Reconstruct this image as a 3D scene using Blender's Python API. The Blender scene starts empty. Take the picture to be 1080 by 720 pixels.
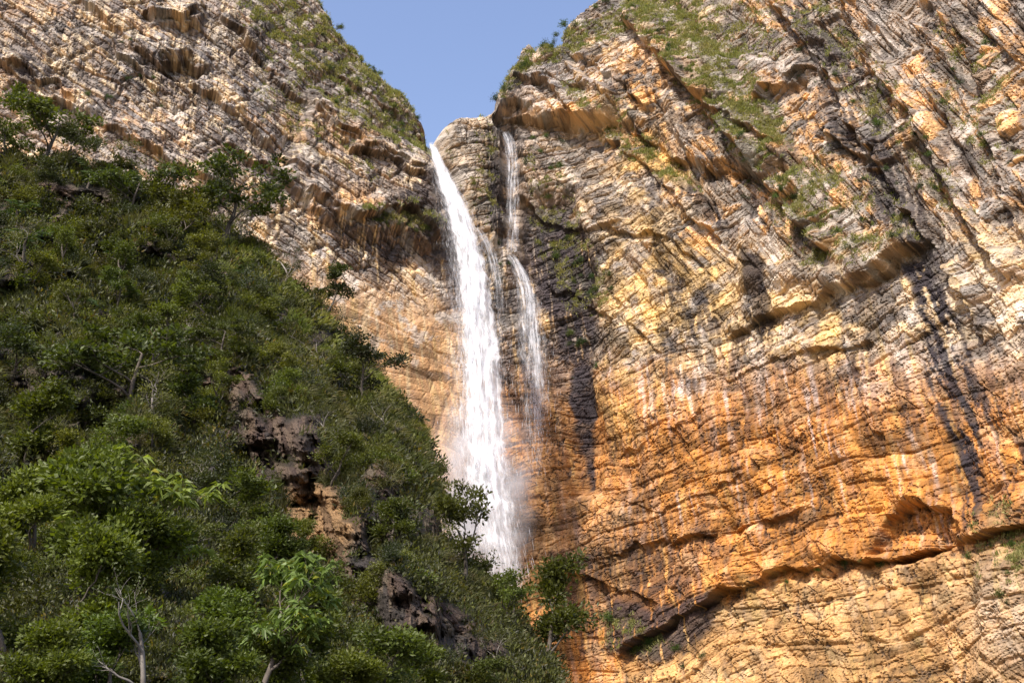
import bpy, math
import numpy as np
from mathutils import Vector
C = bpy.context.scene.collection
R = math.radians
rng = np.random.default_rng(7)

# ------------------------------------------------------------------ camera, light, exposure
PITCH = R(20.0)
F = 1158.0                       # focal length in pixels of the 1080 px wide photograph
CAM = np.array([0.0, 0.0, 1.7])
cam_d = bpy.data.cameras.new('camera'); cam = bpy.data.objects.new('camera', cam_d); C.objects.link(cam)
cam.location = CAM; cam.rotation_euler = (R(90) + PITCH, 0, 0)
cam_d.sensor_width = 36; cam_d.lens = 36 * F / 1080; cam_d.clip_start = 0.1; cam_d.clip_end = 6000
bpy.context.scene.camera = cam
SUN_EL, SUN_AZ = 47.0, 212.0     # azimuth clockwise from +Y: behind the camera, a little to the left
w = bpy.data.worlds.new('World'); bpy.context.scene.world = w; w.use_nodes = True
nt = w.node_tree; nt.nodes.clear()
sky = nt.nodes.new('ShaderNodeTexSky'); sky.sky_type = 'NISHITA'; sky.sun_disc = False
sky.sun_elevation = R(SUN_EL); sky.sun_rotation = R(SUN_AZ)
sky.air_density = 1.5; sky.dust_density = 3.0; sky.ozone_density = 5.0; sky.altitude = 300
bg = nt.nodes.new('ShaderNodeBackground'); bg.inputs['Strength'].default_value = 0.15
wo = nt.nodes.new('ShaderNodeOutputWorld')
tn_ = nt.nodes.new('ShaderNodeVectorMath'); tn_.operation = 'MULTIPLY'; tn_.inputs[1].default_value = (1.2, 1.0, 1.0)
nt.links.new(sky.outputs[0], tn_.inputs[0]); nt.links.new(tn_.outputs[0], bg.inputs[0]); nt.links.new(bg.outputs[0], wo.inputs[0])
sd = bpy.data.lights.new('sun', 'SUN'); sun = bpy.data.objects.new('sun', sd); C.objects.link(sun)
sd.energy = 4.0; sd.angle = R(0.5); sd.color = (1.0, 0.94, 0.86)
sdir = Vector((math.sin(R(SUN_AZ)) * math.cos(R(SUN_EL)), math.cos(R(SUN_AZ)) * math.cos(R(SUN_EL)), math.sin(R(SUN_EL))))
sun.rotation_euler = sdir.to_track_quat('Z', 'Y').to_euler(); sun.location = (0, 0, 400)
vs_ = bpy.context.scene.view_settings
vs_.view_transform = 'Standard'; vs_.look = 'None'; vs_.gamma = 1; vs_.exposure = 0.68; vs_.use_curve_mapping = False
bpy.context.scene.render.engine = 'CYCLES'
cy = bpy.context.scene.cycles
cy.transparent_max_bounces = 24; cy.max_bounces = 6; cy.diffuse_bounces = 3; cy.volume_bounces = 1

# ------------------------------------------------------------------ maths helpers
cp, sp_ = math.cos(PITCH), math.sin(PITCH)
def ray(u, v):
    x = (np.asarray(u, float) - 540) / F; y = (360 - np.asarray(v, float)) / F
    return np.stack([x + 0 * y, cp - y * sp_ + 0 * x, sp_ + y * cp + 0 * x], -1)
def project(P):
    q = P - CAM
    k = q[..., 1] * cp + q[..., 2] * sp_
    y = (-q[..., 1] * sp_ + q[..., 2] * cp) / k
    return 540 + F * q[..., 0] / k, 360 - F * y, k
def h2(ix, iy, seed=0):
    h = ix.astype(np.int32).view(np.uint32) * np.uint32(374761393)
    h += iy.astype(np.int32).view(np.uint32) * np.uint32(668265263)
    h += np.uint32((seed * 2246822519 + 97) & 0xffffffff)
    h ^= h >> np.uint32(13); h *= np.uint32(1274126177)
    h ^= h >> np.uint32(16); h *= np.uint32(2654435761); h ^= h >> np.uint32(15)
    return (h >> np.uint32(8)).astype(np.float32) * np.float32(1 / 16777216.0)
def noise(x, y, seed=0):
    x = np.atleast_1d(np.asarray(x, np.float32)); y = np.atleast_1d(np.asarray(y, np.float32))
    ix = np.floor(x); iy = np.floor(y); fx = (x - ix).astype(np.float32); fy = (y - iy).astype(np.float32)
    ux = fx * fx * fx * (fx * (fx * 6 - 15) + 10); uy = fy * fy * fy * (fy * (fy * 6 - 15) + 10)
    def g(dx, dy):
        a = h2(ix + dx, iy + dy, seed) * np.float32(6.2831853)
        return np.cos(a) * (fx - dx) + np.sin(a) * (fy - dy)
    return ((g(0, 0) * (1 - ux) + g(1, 0) * ux) * (1 - uy) + (g(0, 1) * (1 - ux) + g(1, 1) * ux) * uy) * 1.5
def fbm(x, y, n=4, seed=0, gain=0.5):
    s = 0; a = 1.0; t = 0
    for i in range(n):
        s = s + a * noise(x * 2 ** i + 17.3 * i, y * 2 ** i - 9.1 * i, seed + i); t += a; a *= gain
    return s / t * 1.3
def smooth(a, b, x):
    t = np.clip((x - a) / (b - a), 0, 1); return t * t * (3 - 2 * t)
def rot(x, y, deg):
    c, s = math.cos(R(deg)), math.sin(R(deg)); return x * c + y * s, -x * s + y * c
def bricks(x, y, seed):
    """blocky bedding: random offset and tilt per block; returns value -1..1, distance to joint, id"""
    row = np.floor(y); fy = y - row
    rr = h2(row, row * 0 + 3, seed)
    xx = x * (0.7 + 0.7 * rr) + 31 * rr; col = np.floor(xx); fx = xx - col
    h = h2(row, col, seed + 1); t1 = h2(row, col, seed + 2) - .5; t2 = h2(row, col, seed + 3) - .5
    val = (h - .5) * 1.3 + t1 * (fx - .5) * 1.6 + t2 * (fy - .5) * 1.6
    e = np.minimum(np.minimum(fx, 1 - fx), np.minimum(fy, 1 - fy))
    return val, e, h
def voro(x, y, seed, jit=0.9):
    ix = np.floor(x); iy = np.floor(y)
    best = np.full(x.shape, 9e9); sec = best.copy(); bi = np.zeros(x.shape); bj = bi.copy(); bx = bi.copy(); by = bi.copy()
    for dx in (-1, 0, 1):
        for dy in (-1, 0, 1):
            cx = ix + dx; cyy = iy + dy
            px = cx + .5 + jit * (h2(cx, cyy, seed) - .5); py = cyy + .5 + jit * (h2(cx, cyy, seed + 1) - .5)
            d = (px - x) ** 2 + (py - y) ** 2
            m = d < best
            sec = np.where(m, best, np.minimum(sec, d))
            best = np.where(m, d, best); bi = np.where(m, cx, bi); bj = np.where(m, cyy, bj); bx = np.where(m, px, bx); by = np.where(m, py, by)
    h = h2(bi, bj, seed + 2); t1 = h2(bi, bj, seed + 3) - .5; t2 = h2(bi, bj, seed + 4) - .5
    val = (h - .5) + t1 * (x - bx) * 1.8 + t2 * (y - by) * 1.8
    return val, np.sqrt(sec) - np.sqrt(best), h
def planes(x, y, seed, k=1.25):
    """continuous faceted relief: upper envelope of tilted flat-sided blocks; returns height 0..1 and block id"""
    ix = np.floor(x); iy = np.floor(y); best = np.full(x.shape, -9e9, np.float32); bid = np.zeros(x.shape, np.float32)
    x = x.astype(np.float32); y = y.astype(np.float32)
    for dx in (-1, 0, 1):
        for dy in (-1, 0, 1):
            cx = ix + dx; c2 = iy + dy
            px = x - (cx + .5 + .85 * (h2(cx, c2, seed) - .5)); py = y - (c2 + .5 + .85 * (h2(cx, c2, seed + 1) - .5))
            h = h2(cx, c2, seed + 2); a = (h2(cx, c2, seed + 3) - .5) * 1.1; ca, sa = np.cos(a), np.sin(a)
            qx = px * ca + py * sa; qy = -px * sa + py * ca
            t1 = (h2(cx, c2, seed + 4) - .5) * .9; t2 = (h2(cx, c2, seed + 5) - .5) * .9
            v_ = np.minimum(.28 + .5 * h + t1 * px + t2 * py, .95 + .3 * h - k * np.maximum(np.abs(qx), np.abs(qy)) * 1.1)
            m = v_ > best; best = np.where(m, v_, best); bid = np.where(m, h, bid)
    return best, bid
def interp(u, pts):
    p = np.array(pts, float); return np.interp(u, p[:, 0], p[:, 1])
def polymask(u, v, pts, soft):
    """soft inside-mask of a polygon"""
    p = np.array(pts, float); n = len(p); inside = np.zeros(u.shape, bool); d = np.full(u.shape, 1e9)
    for i in range(n):
        a = p[i]; b = p[(i + 1) % n]
        e = b - a; t = np.clip(((u - a[0]) * e[0] + (v - a[1]) * e[1]) / (e @ e), 0, 1)
        d = np.minimum(d, np.hypot(u - a[0] - t * e[0], v - a[1] - t * e[1]))
        c = ((a[1] > v) != (b[1] > v)) & (u < (b[0] - a[0]) * (v - a[1]) / (b[1] - a[1] + 1e-9) + a[0])
        inside ^= c
    sd = np.where(inside, d, -d)
    return smooth(-soft, soft, sd)
def polydist(u, v, pts):
    """distance along, signed distance (positive = upper side) and end fade of a polyline"""
    p = np.array(pts, float); d = np.full(u.shape, 1e9); s = np.zeros(u.shape); al = np.zeros(u.shape); L = 0
    for i in range(len(p) - 1):
        a = p[i]; b = p[i + 1]; e = b - a; le = np.hypot(*e)
        t = np.clip(((u - a[0]) * e[0] + (v - a[1]) * e[1]) / (le * le), 0, 1)
        dd = np.hypot(u - a[0] - t * e[0], v - a[1] - t * e[1])
        sg = np.sign(e[0] * (v - a[1]) - e[1] * (u - a[0]))
        m = dd < d; d = np.where(m, dd, d); s = np.where(m, sg, s); al = np.where(m, L + t * le, al); L += le
    if p[-1, 0] >= p[0, 0]: s = -s
    return al, d * s, L
def blob(u, v, cu, cv, ru, rv, ang=0):
    x, y = rot(u - cu, v - cv, ang); return np.exp(-(x / ru) ** 2 - (y / rv) ** 2)

# ------------------------------------------------------------------ mesh and object helpers
def link(o, parent=None):
    C.objects.link(o)
    if parent is not None: o.parent = parent
    return o
def np_mesh(name, V, Fc, cols=None, smooth_=False, extra=None):
    V = np.ascontiguousarray(V, np.float32); Fc = np.ascontiguousarray(Fc, np.int32)
    me = bpy.data.meshes.new(name); k = Fc.shape[1]
    me.vertices.add(len(V)); me.vertices.foreach_set('co', V.ravel())
    me.loops.add(Fc.size); me.loops.foreach_set('vertex_index', Fc.ravel())
    me.polygons.add(len(Fc)); me.polygons.foreach_set('loop_start', np.arange(0, Fc.size, k, dtype=np.int32))
    me.update(calc_edges=True)
    me.polygons.foreach_set('use_smooth', np.full(len(Fc), smooth_))
    if cols is not None:
        a = me.color_attributes.new('Col', 'FLOAT_COLOR', 'POINT')
        c4 = np.ones((len(V), 4), np.float32); c4[:, :3] = np.clip(cols, 0, 1); a.data.foreach_set('color', c4.ravel())
    if extra:
        for k_, arr in extra.items():
            a = me.attributes.new(k_, 'FLOAT', 'POINT'); a.data.foreach_set('value', np.ascontiguousarray(arr, np.float32).ravel())
    return me
def obj(name, me, m, parent=None):
    o = bpy.data.objects.new(name, me); me.materials.append(m) if not me.materials else None
    return link(o, parent)
def tag(o, label=None, cat=None, group=None, kind=None):
    if label: o['label'] = label
    if cat: o['category'] = cat
    if group: o['group'] = group
    if kind: o['kind'] = kind
    return o
def empty(name, loc, rz=0, sc=1):
    o = bpy.data.objects.new(name, None); C.objects.link(o); o.location = loc; o.rotation_euler = (0, 0, rz); o.scale = (sc,) * 3
    o.empty_display_size = 0.2; return o
def copy_tree(o, parent=None):
    c = o.copy(); C.objects.link(c); c.parent = parent
    for ch in list(o.children): copy_tree(ch, c)
    return c

# ------------------------------------------------------------------ materials
def mat(name):
    m = bpy.data.materials.new(name); m.use_nodes = True; t = m.node_tree; t.nodes.clear()
    out = t.nodes.new('ShaderNodeOutputMaterial')
    def N(ty, **kw):
        n = t.nodes.new(ty)
        for k, v in kw.items():
            if k in n.inputs: n.inputs[k].default_value = v
            else: setattr(n, k, v)
        return n
    return m, t, out, N
def rock_material(name, bump=0.6, rough=0.85, scale=1.0):
    m, t, out, N = mat(name); L = t.links.new
    at = N('ShaderNodeAttribute', attribute_name='Col')
    tc = N('ShaderNodeTexCoord'); mp = N('ShaderNodeMapping'); mp.inputs['Scale'].default_value = (scale, scale, scale * 1.3)
    L(tc.outputs['Object'], mp.inputs[0])
    n1 = N('ShaderNodeTexNoise', Scale=3.2, Detail=5.0, Roughness=0.75); L(mp.outputs[0], n1.inputs['Vector'])
    n2 = N('ShaderNodeTexNoise', Scale=0.5, Detail=5.0, Roughness=0.65); L(mp.outputs[0], n2.inputs['Vector'])
    vo = N('ShaderNodeTexVoronoi', Scale=0.9); vo.feature = 'DISTANCE_TO_EDGE'
    wv = N('ShaderNodeMix', data_type='VECTOR'); wv.inputs[0].default_value = 0.22
    L(mp.outputs[0], wv.inputs[4]); L(n2.outputs['Color'], wv.inputs[5]); L(wv.outputs[1], vo.inputs['Vector'])
    r1 = N('ShaderNodeMapRange'); r1.inputs[1].default_value = 0.25; r1.inputs[2].default_value = 0.75
    r1.inputs[3].default_value = 0.72; r1.inputs[4].default_value = 1.25; L(n1.outputs[0], r1.inputs[0])
    mu = N('ShaderNodeVectorMath', operation='SCALE'); L(at.outputs['Color'], mu.inputs[0]); L(r1.outputs[0], mu.inputs['Scale'])
    bs = N('ShaderNodeBsdfPrincipled', Roughness=rough); bs.inputs['Specular IOR Level'].default_value = 0.25
    L(mu.outputs[0], bs.inputs['Base Color'])
    vr = N('ShaderNodeMapRange'); vr.inputs[2].default_value = 0.12; L(vo.outputs['Distance'], vr.inputs[0])
    b0 = N('ShaderNodeBump', Strength=bump * .4, Distance=0.35); L(vr.outputs[0], b0.inputs['Height'])
    v2 = N('ShaderNodeTexVoronoi', Scale=1.7); L(wv.outputs[1], v2.inputs['Vector']); bv = N('ShaderNodeBump', Strength=bump * .8, Distance=0.5); bv.invert = True
    L(v2.outputs['Distance'], bv.inputs['Height']); L(b0.outputs[0], bv.inputs['Normal'])
    b1 = N('ShaderNodeBump', Strength=bump * .8, Distance=0.5); L(n1.outputs[0], b1.inputs['Height']); L(bv.outputs[0], b1.inputs['Normal'])
    L(b1.outputs[0], bs.inputs['Normal']); L(bs.outputs[0], out.inputs[0])
    return m
def leaf_material(name, rough=0.5, trans=0.35, vary=0.35):
    m, t, out, N = mat(name); L = t.links.new
    at = N('ShaderNodeAttribute', attribute_name='Col'); oi = N('ShaderNodeObjectInfo')
    hs = N('ShaderNodeHueSaturation'); L(at.outputs['Color'], hs.inputs['Color'])
    a = N('ShaderNodeMapRange'); a.inputs[3].default_value = 1 - vary; a.inputs[4].default_value = 1 + vary; L(oi.outputs['Random'], a.inputs[0])
    L(a.outputs[0], hs.inputs['Value'])
    b = N('ShaderNodeMath', operation='FRACT'); b0 = N('ShaderNodeMath', operation='MULTIPLY'); b0.inputs[1].default_value = 7.31
    L(oi.outputs['Random'], b0.inputs[0]); L(b0.outputs[0], b.inputs[0])
    c = N('ShaderNodeMapRange'); c.inputs[3].default_value = 0.475; c.inputs[4].default_value = 0.515; L(b.outputs[0], c.inputs[0]); L(c.outputs[0], hs.inputs['Hue'])
    bs = N('ShaderNodeBsdfPrincipled', Roughness=rough); bs.inputs['Specular IOR Level'].default_value = 0.35
    L(hs.outputs[0], bs.inputs['Base Color'])
    tr = N('ShaderNodeBsdfTranslucent'); tm = N('ShaderNodeVectorMath', operation='MULTIPLY'); tm.inputs[1].default_value = (1.7, 1.7, 0.5)
    L(hs.outputs[0], tm.inputs[0]); L(tm.outputs[0], tr.inputs[0])
    mx = N('ShaderNodeMixShader'); mx.inputs[0].default_value = trans
    L(bs.outputs[0], mx.inputs[1]); L(tr.outputs[0], mx.inputs[2]); L(mx.outputs[0], out.inputs[0])
    return m
def bark_material(name, c1, c2):
    m, t, out, N = mat(name); L = t.links.new
    tc = N('ShaderNodeTexCoord'); n = N('ShaderNodeTexNoise', Scale=5.0, Detail=5.0); L(tc.outputs['Object'], n.inputs[0])
    cr = N('ShaderNodeValToRGB'); cr.color_ramp.elements[0].position = .35; cr.color_ramp.elements[1].position = .65
    cr.color_ramp.elements[0].color = (*c1, 1); cr.color_ramp.elements[1].color = (*c2, 1); L(n.outputs[0], cr.inputs[0])
    bs = N('ShaderNodeBsdfPrincipled', Roughness=.9); L(cr.outputs[0], bs.inputs['Base Color'])
    bp = N('ShaderNodeBump', Strength=.5, Distance=.03); L(n.outputs[0], bp.inputs['Height']); L(bp.outputs[0], bs.inputs['Normal'])
    L(bs.outputs[0], out.inputs[0]); return m
M_cliff = rock_material('cliff_rock', 0.5)
M_dark = rock_material('hillside_rock', 0.8, 0.75, 2.5)
M_leaf = leaf_material('leaves')
M_grass = leaf_material('grass_blades', 0.7, 0.3, 0.0)
M_bark = bark_material('bark', (.05, .04, .03), (.14, .115, .09))
M_pale = bark_material('pale_bark', (.09, .075, .06), (.28, .25, .21))

# ------------------------------------------------------------------ ground
def plain(name, col):
    m, t, out, N = mat(name); L = t.links.new
    tc = N('ShaderNodeTexCoord'); n = N('ShaderNodeTexNoise', Scale=.3, Detail=8.0); L(tc.outputs['Object'], n.inputs[0])
    cr = N('ShaderNodeValToRGB'); cr.color_ramp.elements[0].color = (*[c * .5 for c in col], 1); cr.color_ramp.elements[1].color = (*[c * 1.5 for c in col], 1)
    L(n.outputs[0], cr.inputs[0]); bs = N('ShaderNodeBsdfPrincipled', Roughness=.95); L(cr.outputs[0], bs.inputs['Base Color']); L(bs.outputs[0], out.inputs[0]); return m
gx, gy = np.meshgrid(np.linspace(-2500, 2500, 120), np.linspace(-2500, 2500, 120))
gz = -1.0 + 0.8 * fbm(gx / 60, gy / 60, 3, 5) - 0.6 * (np.hypot(gx, gy) < 30)
ids = np.arange(120 * 120).reshape(120, 120)
gf = np.stack([ids[:-1, :-1], ids[:-1, 1:], ids[1:, 1:], ids[1:, :-1]], -1).reshape(-1, 4)
g = obj('ground', np_mesh('ground', np.stack([gx, gy, gz], -1).reshape(-1, 3), gf), plain('ground_soil', (.09, .085, .045))); g['kind'] = 'structure'

# ------------------------------------------------------------------ the cliff
PLAN = [(-700, 215), (-250, 252), (0, 266), (200, 280), (380, 298), (455, 306), (520, 316), (600, 312), (700, 296), (850, 272), (1000, 248), (1080, 234), (1300, 200), (1700, 150)]
pu = np.array([p[0] for p in PLAN], float); py_ = np.array([p[1] for p in PLAN], float)
pX = (pu - 540) / F * py_ / cp
_xs = np.linspace(pX[0], pX[-1], 2000); _ys = np.interp(_xs, pX, py_)
_k = np.exp(-np.linspace(-2, 2, 81) ** 2); _ys = np.convolve(np.pad(_ys, 40, 'edge'), _k / _k.sum(), 'valid')
_s = np.concatenate([[0], np.cumsum(np.hypot(np.diff(_xs), np.diff(_ys)))])
S0 = np.interp(0, _xs, _s); _s = _s - S0
LEAN = 0.10
def base_pt(s, z):
    x = np.interp(s, _s, _xs); y = np.interp(s, _s, _ys) + LEAN * (z - 110) + 0.0009 * np.clip(z - 140, 0, None) ** 2
    return np.stack([x, y, z], -1)
SKY = [(-700, -500), (-200, -330), (200, -130), (300, -35), (335, -4), (345, 12), (360, 36), (378, 50), (385, 62), (400, 78), (415, 92), (430, 101), (440, 122), (451, 137), (455, 150), (461, 147), (466, 138), (480, 130), (500, 129), (515, 126), (519, 112), (530, 100), (545, 80), (551, 58), (559, 52), (566, 62), (580, 50), (590, 48), (605, 28), (618, 14), (630, 4), (650, -20), (800, -160), (1000, -240), (1700, -500)]
# top height for every column, found on the base surface
smin, smax, NS, NZ = np.interp(-170, [-170, 0], [-200, -200]), 190, 1400, 1000
s_ax = np.linspace(-215, 205, NS)
zz = np.linspace(-3, 460, 1200)
SS, ZZ = np.meshgrid(s_ax, zz, indexing='ij')
uu, vv, _ = project(base_pt(SS, ZZ))
above = vv < interp(uu, SKY)
top = zz[np.argmax(above, axis=1)]
top = np.where(above.any(1), top, 400.0)
top = top + 1.1 * fbm(s_ax / 5.0, s_ax * 0 + 2, 4, 77)
tt = np.linspace(0, 1, NZ)
Z = -3 + (top[:, None] + 3) * tt[None]
S = np.repeat(s_ax[:, None], NZ, 1)
P0 = base_pt(S, Z); u, v, _ = project(P0)
# warped picture-plan coordinates so that feature edges are irregular
wu = u + 9 * fbm(S / 14, Z / 14, 4, 11); wv = v + 9 * fbm(S / 14, Z / 14, 4, 21)
wu2 = u + 4 * fbm(S / 5, Z / 5, 3, 31); wv2 = v + 4 * fbm(S / 5, Z / 5, 3, 41)
D = np.zeros_like(S)
D += 2.6 * fbm(S / 42, Z / 42, 3, 3)
# orientation provinces
wl = smooth(490, 440, wu) * smooth(330, 250, wv - 0.15 * wu + 40)            # left wall: beds fall to the right
wll = smooth(520, 470, wu) * (1 - smooth(330, 250, wv - 0.15 * wu + 40))     # smooth wall under it
wr = smooth(690, 760, wu + .35 * (wv - 100)) * smooth(330, 240, wv + 0.12 * (wu - 800))   # upper right: steep ribs
wlow = smooth(350, 450, wv) * smooth(480, 540, wu)
wmid = np.clip(1 - wl - wll - wr - wlow, 0, 1)
wrB = wr * np.clip(blob(wu, wv, 815, 90, 75, 62, 30) + blob(wu, wv, 690, 90, 50, 60) + smooth(.15, .3, fbm(S / 20, Z / 20, 2, 58)), 0, 1)
wrA = wr - wrB
wt = wl + wll + wr + wlow + wmid
SR = S + .0045 * np.clip(S - 35, 0, None) ** 2; ZB = Z + 7 * fbm(S / 55, Z / 55, 2, 55)
def strata(ang, sx, sy, amp, seed, warp=1.0, per=6.0):
    a, b = rot(SR if ang == -57 or ang == -51 else S, ZB if abs(ang) < 20 else Z, ang)
    per = max(per, 6); a = a + .22 * per * fbm(a / per, b / per, 2, seed + 50); b = b + .16 * per * fbm(a / per / 1.5, b / per, 2, seed + 60)
    val, e, h = bricks(a / sx, b / sy, seed)
    return amp * val, e, h
rough_ = .3 + .85 * smooth(-.3, .3, fbm(S / 24, Z / 20, 3, 71)); rough_ = rough_ * (1 - .5 * wll / wt)
facet = np.zeros_like(S); crk = np.ones_like(S); tint = np.zeros_like(S); tint2 = np.zeros_like(S)
prov = [(wl, -37, [(22, 7, 1.7), (10, 2.4, 1.1), (4.5, 1.1, .62), (2.2, .55, .3)]),
        (wll, -20, [(26, 12, .8), (9, 4, .35), (3.5, 1.6, .18)]),
        (wrA, -57, [(30, 7.5, 2.0), (13, 2.8, 1.25), (6, 1.2, .7), (2.6, .6, .34)]),
        (wrB, 22, [(20, 8, 1.8), (9, 3.0, 1.2), (4.5, 1.3, .7), (2, .6, .3)]),
        (wmid, 14, [(13, 9, 1.4), (6.5, 3.2, 1.15), (3.4, 1.2, .7), (1.7, .6, .34)]),
        (wlow, 10, [(20, 8, .9), (9, 3.0, .6), (4.2, 1.2, .42), (1.8, .55, .24)])]
for i, (wgt, ang, lv) in enumerate(prov):
    ww = wgt / wt
    for j, (sx, sy, am) in enumerate(lv):
        d, e, h = strata(ang + 6 * (j % 2), sx, sy, am, 100 + 10 * i + j, per=sx)
        d = d * (rough_ if j >= 2 else 1.2) * ((.34, .26, .40, .45, .3, .2)[i] if j < 2 else (.22, .2, .28, .3, .22, .15)[i])
        facet += ww * d
        if j in (0, 1): tint += ww * (h - .5) * (1.1 if j else 1.4)
        if j in (1, 2): tint2 += ww * (h - .5)
        if j <= 2: facet -= ww * smooth(.09, .0, e) * am * .8
# cross joints: voronoi facets everywhere
aL, bL = rot(S, Z, -42); aR, bR = rot(SR, Z, -58); aM, bM = rot(S, ZB, 14)
wsum = [(S + .25 * Z, Z * .45, (wmid + wlow + .5 * wll) / wt * .75), (aL, bL, wl / wt + .6 * wll / wt), (aR, bR, wrA / wt), (aM, bM, (wmid + wlow + wrB + .4 * wll) / wt)]
for q_, (aa_, bb_, wg) in enumerate(wsum):
    for k_, (sz, am) in enumerate([(21, 4.2), (9, 2.3), (3.6, .9), (1.5, .4)]):
        sx_ = sz * (.75, 1.6, 1.8, 1.15)[q_]; sy_ = sz * (.8, .8, .7, .95)[q_]
        mk_ = wg > .01; a_s = aa_[mk_]; b_s = bb_[mk_]
        f1 = .12 * fbm(a_s / sx_, b_s / sy_, 2, 420 + k_ + 9 * q_)
        val, bid = planes(a_s / sx_ + f1, b_s / sy_ - f1, 300 + 7 * k_ + 50 * q_)
        sc = ((rough_ * (1 - .35 * wl / wt) if k_ >= 2 else 1.0) * (1 - .65 * wll / wt))[mk_]
        facet[mk_] += wg[mk_] * am * (val - .5) * sc
        if k_ in (1, 2): tint2[mk_] += wg[mk_] * .8 * (bid - .5)
facet += .10 * fbm(S / 1.6, Z / 1.6, 3, 9, .65)
# long thin fractures: bedding cracks and steep joints
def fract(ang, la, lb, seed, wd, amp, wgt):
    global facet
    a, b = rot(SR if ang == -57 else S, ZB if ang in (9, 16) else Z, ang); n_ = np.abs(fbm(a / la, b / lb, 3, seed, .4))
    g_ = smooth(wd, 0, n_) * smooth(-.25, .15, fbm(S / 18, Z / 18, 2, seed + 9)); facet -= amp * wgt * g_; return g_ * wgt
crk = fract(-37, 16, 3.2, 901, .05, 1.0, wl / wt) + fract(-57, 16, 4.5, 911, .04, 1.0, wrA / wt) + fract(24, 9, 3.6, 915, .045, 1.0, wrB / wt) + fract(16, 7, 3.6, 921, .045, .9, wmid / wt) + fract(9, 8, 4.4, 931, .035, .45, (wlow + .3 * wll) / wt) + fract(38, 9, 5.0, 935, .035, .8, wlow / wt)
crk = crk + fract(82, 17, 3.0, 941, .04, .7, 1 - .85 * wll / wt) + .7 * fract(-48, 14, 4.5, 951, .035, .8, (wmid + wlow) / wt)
rg = 1 - np.abs(fbm(S / 9 + .4 * Z / 9, Z / 13, 3, 91, .35)) * 2.2
facet += .6 * np.clip(rg, -1, 1) * (1 - .6 * wll / wt)
D += facet * (.66 + .2 * wlow / wt)
# steep parallel ribs running down to the right on the upper right wall
a, b = rot(SR, Z, -60); b2 = b + 7 * fbm(a / 30, b / 16, 3, 61)
rib = np.abs(((b2 / 13.0) % 1.0) * 2 - 1)
rib2 = ((b2 / 6.1 + .3) % 1.0)
D += (wrA / wt) * (2.6 * (rib - .5) + 1.3 * (rib2 - .5)) * smooth(-.35, .25, fbm(S / 25, Z / 25, 2, 66))
# broad shapes (soft polygons in plan)
def poly(pts, soft, amp, w=1):
    global D
    m = polymask(wu if w else wu2, wv if w else wv2, pts, soft); D += amp * m; return m
poly([(330, 100), (420, 150), (462, 175), (470, 235), (455, 262), (400, 250), (340, 235), (300, 190)], 9, 5.5)   # left shoulder
m_butt = poly([(466, 128), (515, 122), (530, 150), (532, 240), (520, 262), (500, 250), (478, 200), (464, 160)], 6, 5.0)
poly([(552, 50), (600, 60), (650, 110), (640, 128), (585, 130), (545, 118), (515, 128), (512, 112)], 5, 6.0)      # jutting crest block
poly([(590, 132), (680, 128), (700, 175), (650, 210), (600, 180)], 8, -2.0)
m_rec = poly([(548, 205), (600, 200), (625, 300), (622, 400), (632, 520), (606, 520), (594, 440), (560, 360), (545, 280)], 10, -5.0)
poly([(600, 5), (690, 0), (760, 60), (800, 130), (850, 170), (790, 178), (720, 160), (650, 120), (600, 60)], 12, 3.5)
poly([(715, 75), (800, 60), (860, 75), (812, 100), (800, 180), (745, 175), (700, 130)], 6, 2.5)
poly([(780, 300), (900, 300), (985, 245), (930, 180), (850, 190), (780, 240)], 12, 3.5)
poly([(935, 545), (960, 528), (1005, 540), (1018, 562), (1000, 580), (950, 592), (918, 585)], 4, -4.5, 0)                       # shallow cave
poly([(150, 0), (215, 10), (205, 25), (160, 22)], 4, 3.5)
poly([(168, 62), (200, 60), (218, 78), (200, 90), (175, 78)], 4, -4.0, 0)
poly([(1040, 600), (1100, 580), (1100, 760), (1030, 720)], 12, 4.0)
# ledges: a protruding lip above an undercut
ledge_up = np.zeros_like(S); lw1 = fbm(S / 8, Z / 8, 2, 1201); lw2 = fbm(S / 8, Z / 8, 2, 1211)
def ledge(pts, A, wup, B, wdn, fade=14):
    global D, ledge_up
    al, q, L = polydist(wu2 + 6 * lw1, wv2 + 6 * lw2, pts)
    f = smooth(0, fade, al) * smooth(L, L - fade, al) * (np.abs(q) < 200) * (.35 + .8 * smooth(-.4, .2, fbm(S / 11, Z / 11, 2, 1000 + int(abs(pts[0][0]) + abs(pts[0][1])))))
    up = np.where(q >= 0, np.clip(1 - q / wup, 0, 1), 0); dn = np.where(q < 0, np.clip(1 + q / wdn, 0, 1), 0)
    lip = smooth(-2.6, 1.2, q)
    D += f * (A * up * lip - B * dn * (1 - lip))
    ledge_up = np.maximum(ledge_up, f * up * (q > 0))
ledge([(655, 15), (730, 97), (790, 168), (850, 242), (885, 275)], 5.5, 38, 2.6, 30)
ledge([(560, 85), (620, 130), (680, 175), (740, 235), (800, 290)], 3.0, 20, 1.6, 22)
ledge([(805, -10), (862, 60), (895, 130), (950, 210), (1010, 300), (1040, 360)], 3.6, 22, 2.4, 18)
ledge([(885, -10), (912, 60), (965, 130), (1010, 210), (1070, 300)], 3.2, 22, 2.2, 18)
ledge([(1000, -10), (1030, 90), (1062, 200), (1090, 260)], 3.0, 16, 2.0, 16)
ledge([(800, 102), (832, 84), (862, 70)], 3.0, 26, 2.4, 18, 8)
ledge([(740, 184), (775, 182), (800, 176)], 2.6, 20, 2.0, 14, 8)
ledge([(655, 128), (700, 160), (730, 178)], 2.6, 18, 2.4, 18, 8)
ledge([(512, 128), (585, 128), (648, 126)], 2.4, 26, 2.2, 22, 6)
ledge([(755, 352), (805, 336), (900, 300), (945, 278), (985, 248)], 2.4, 44, 2.0, 22)
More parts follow.
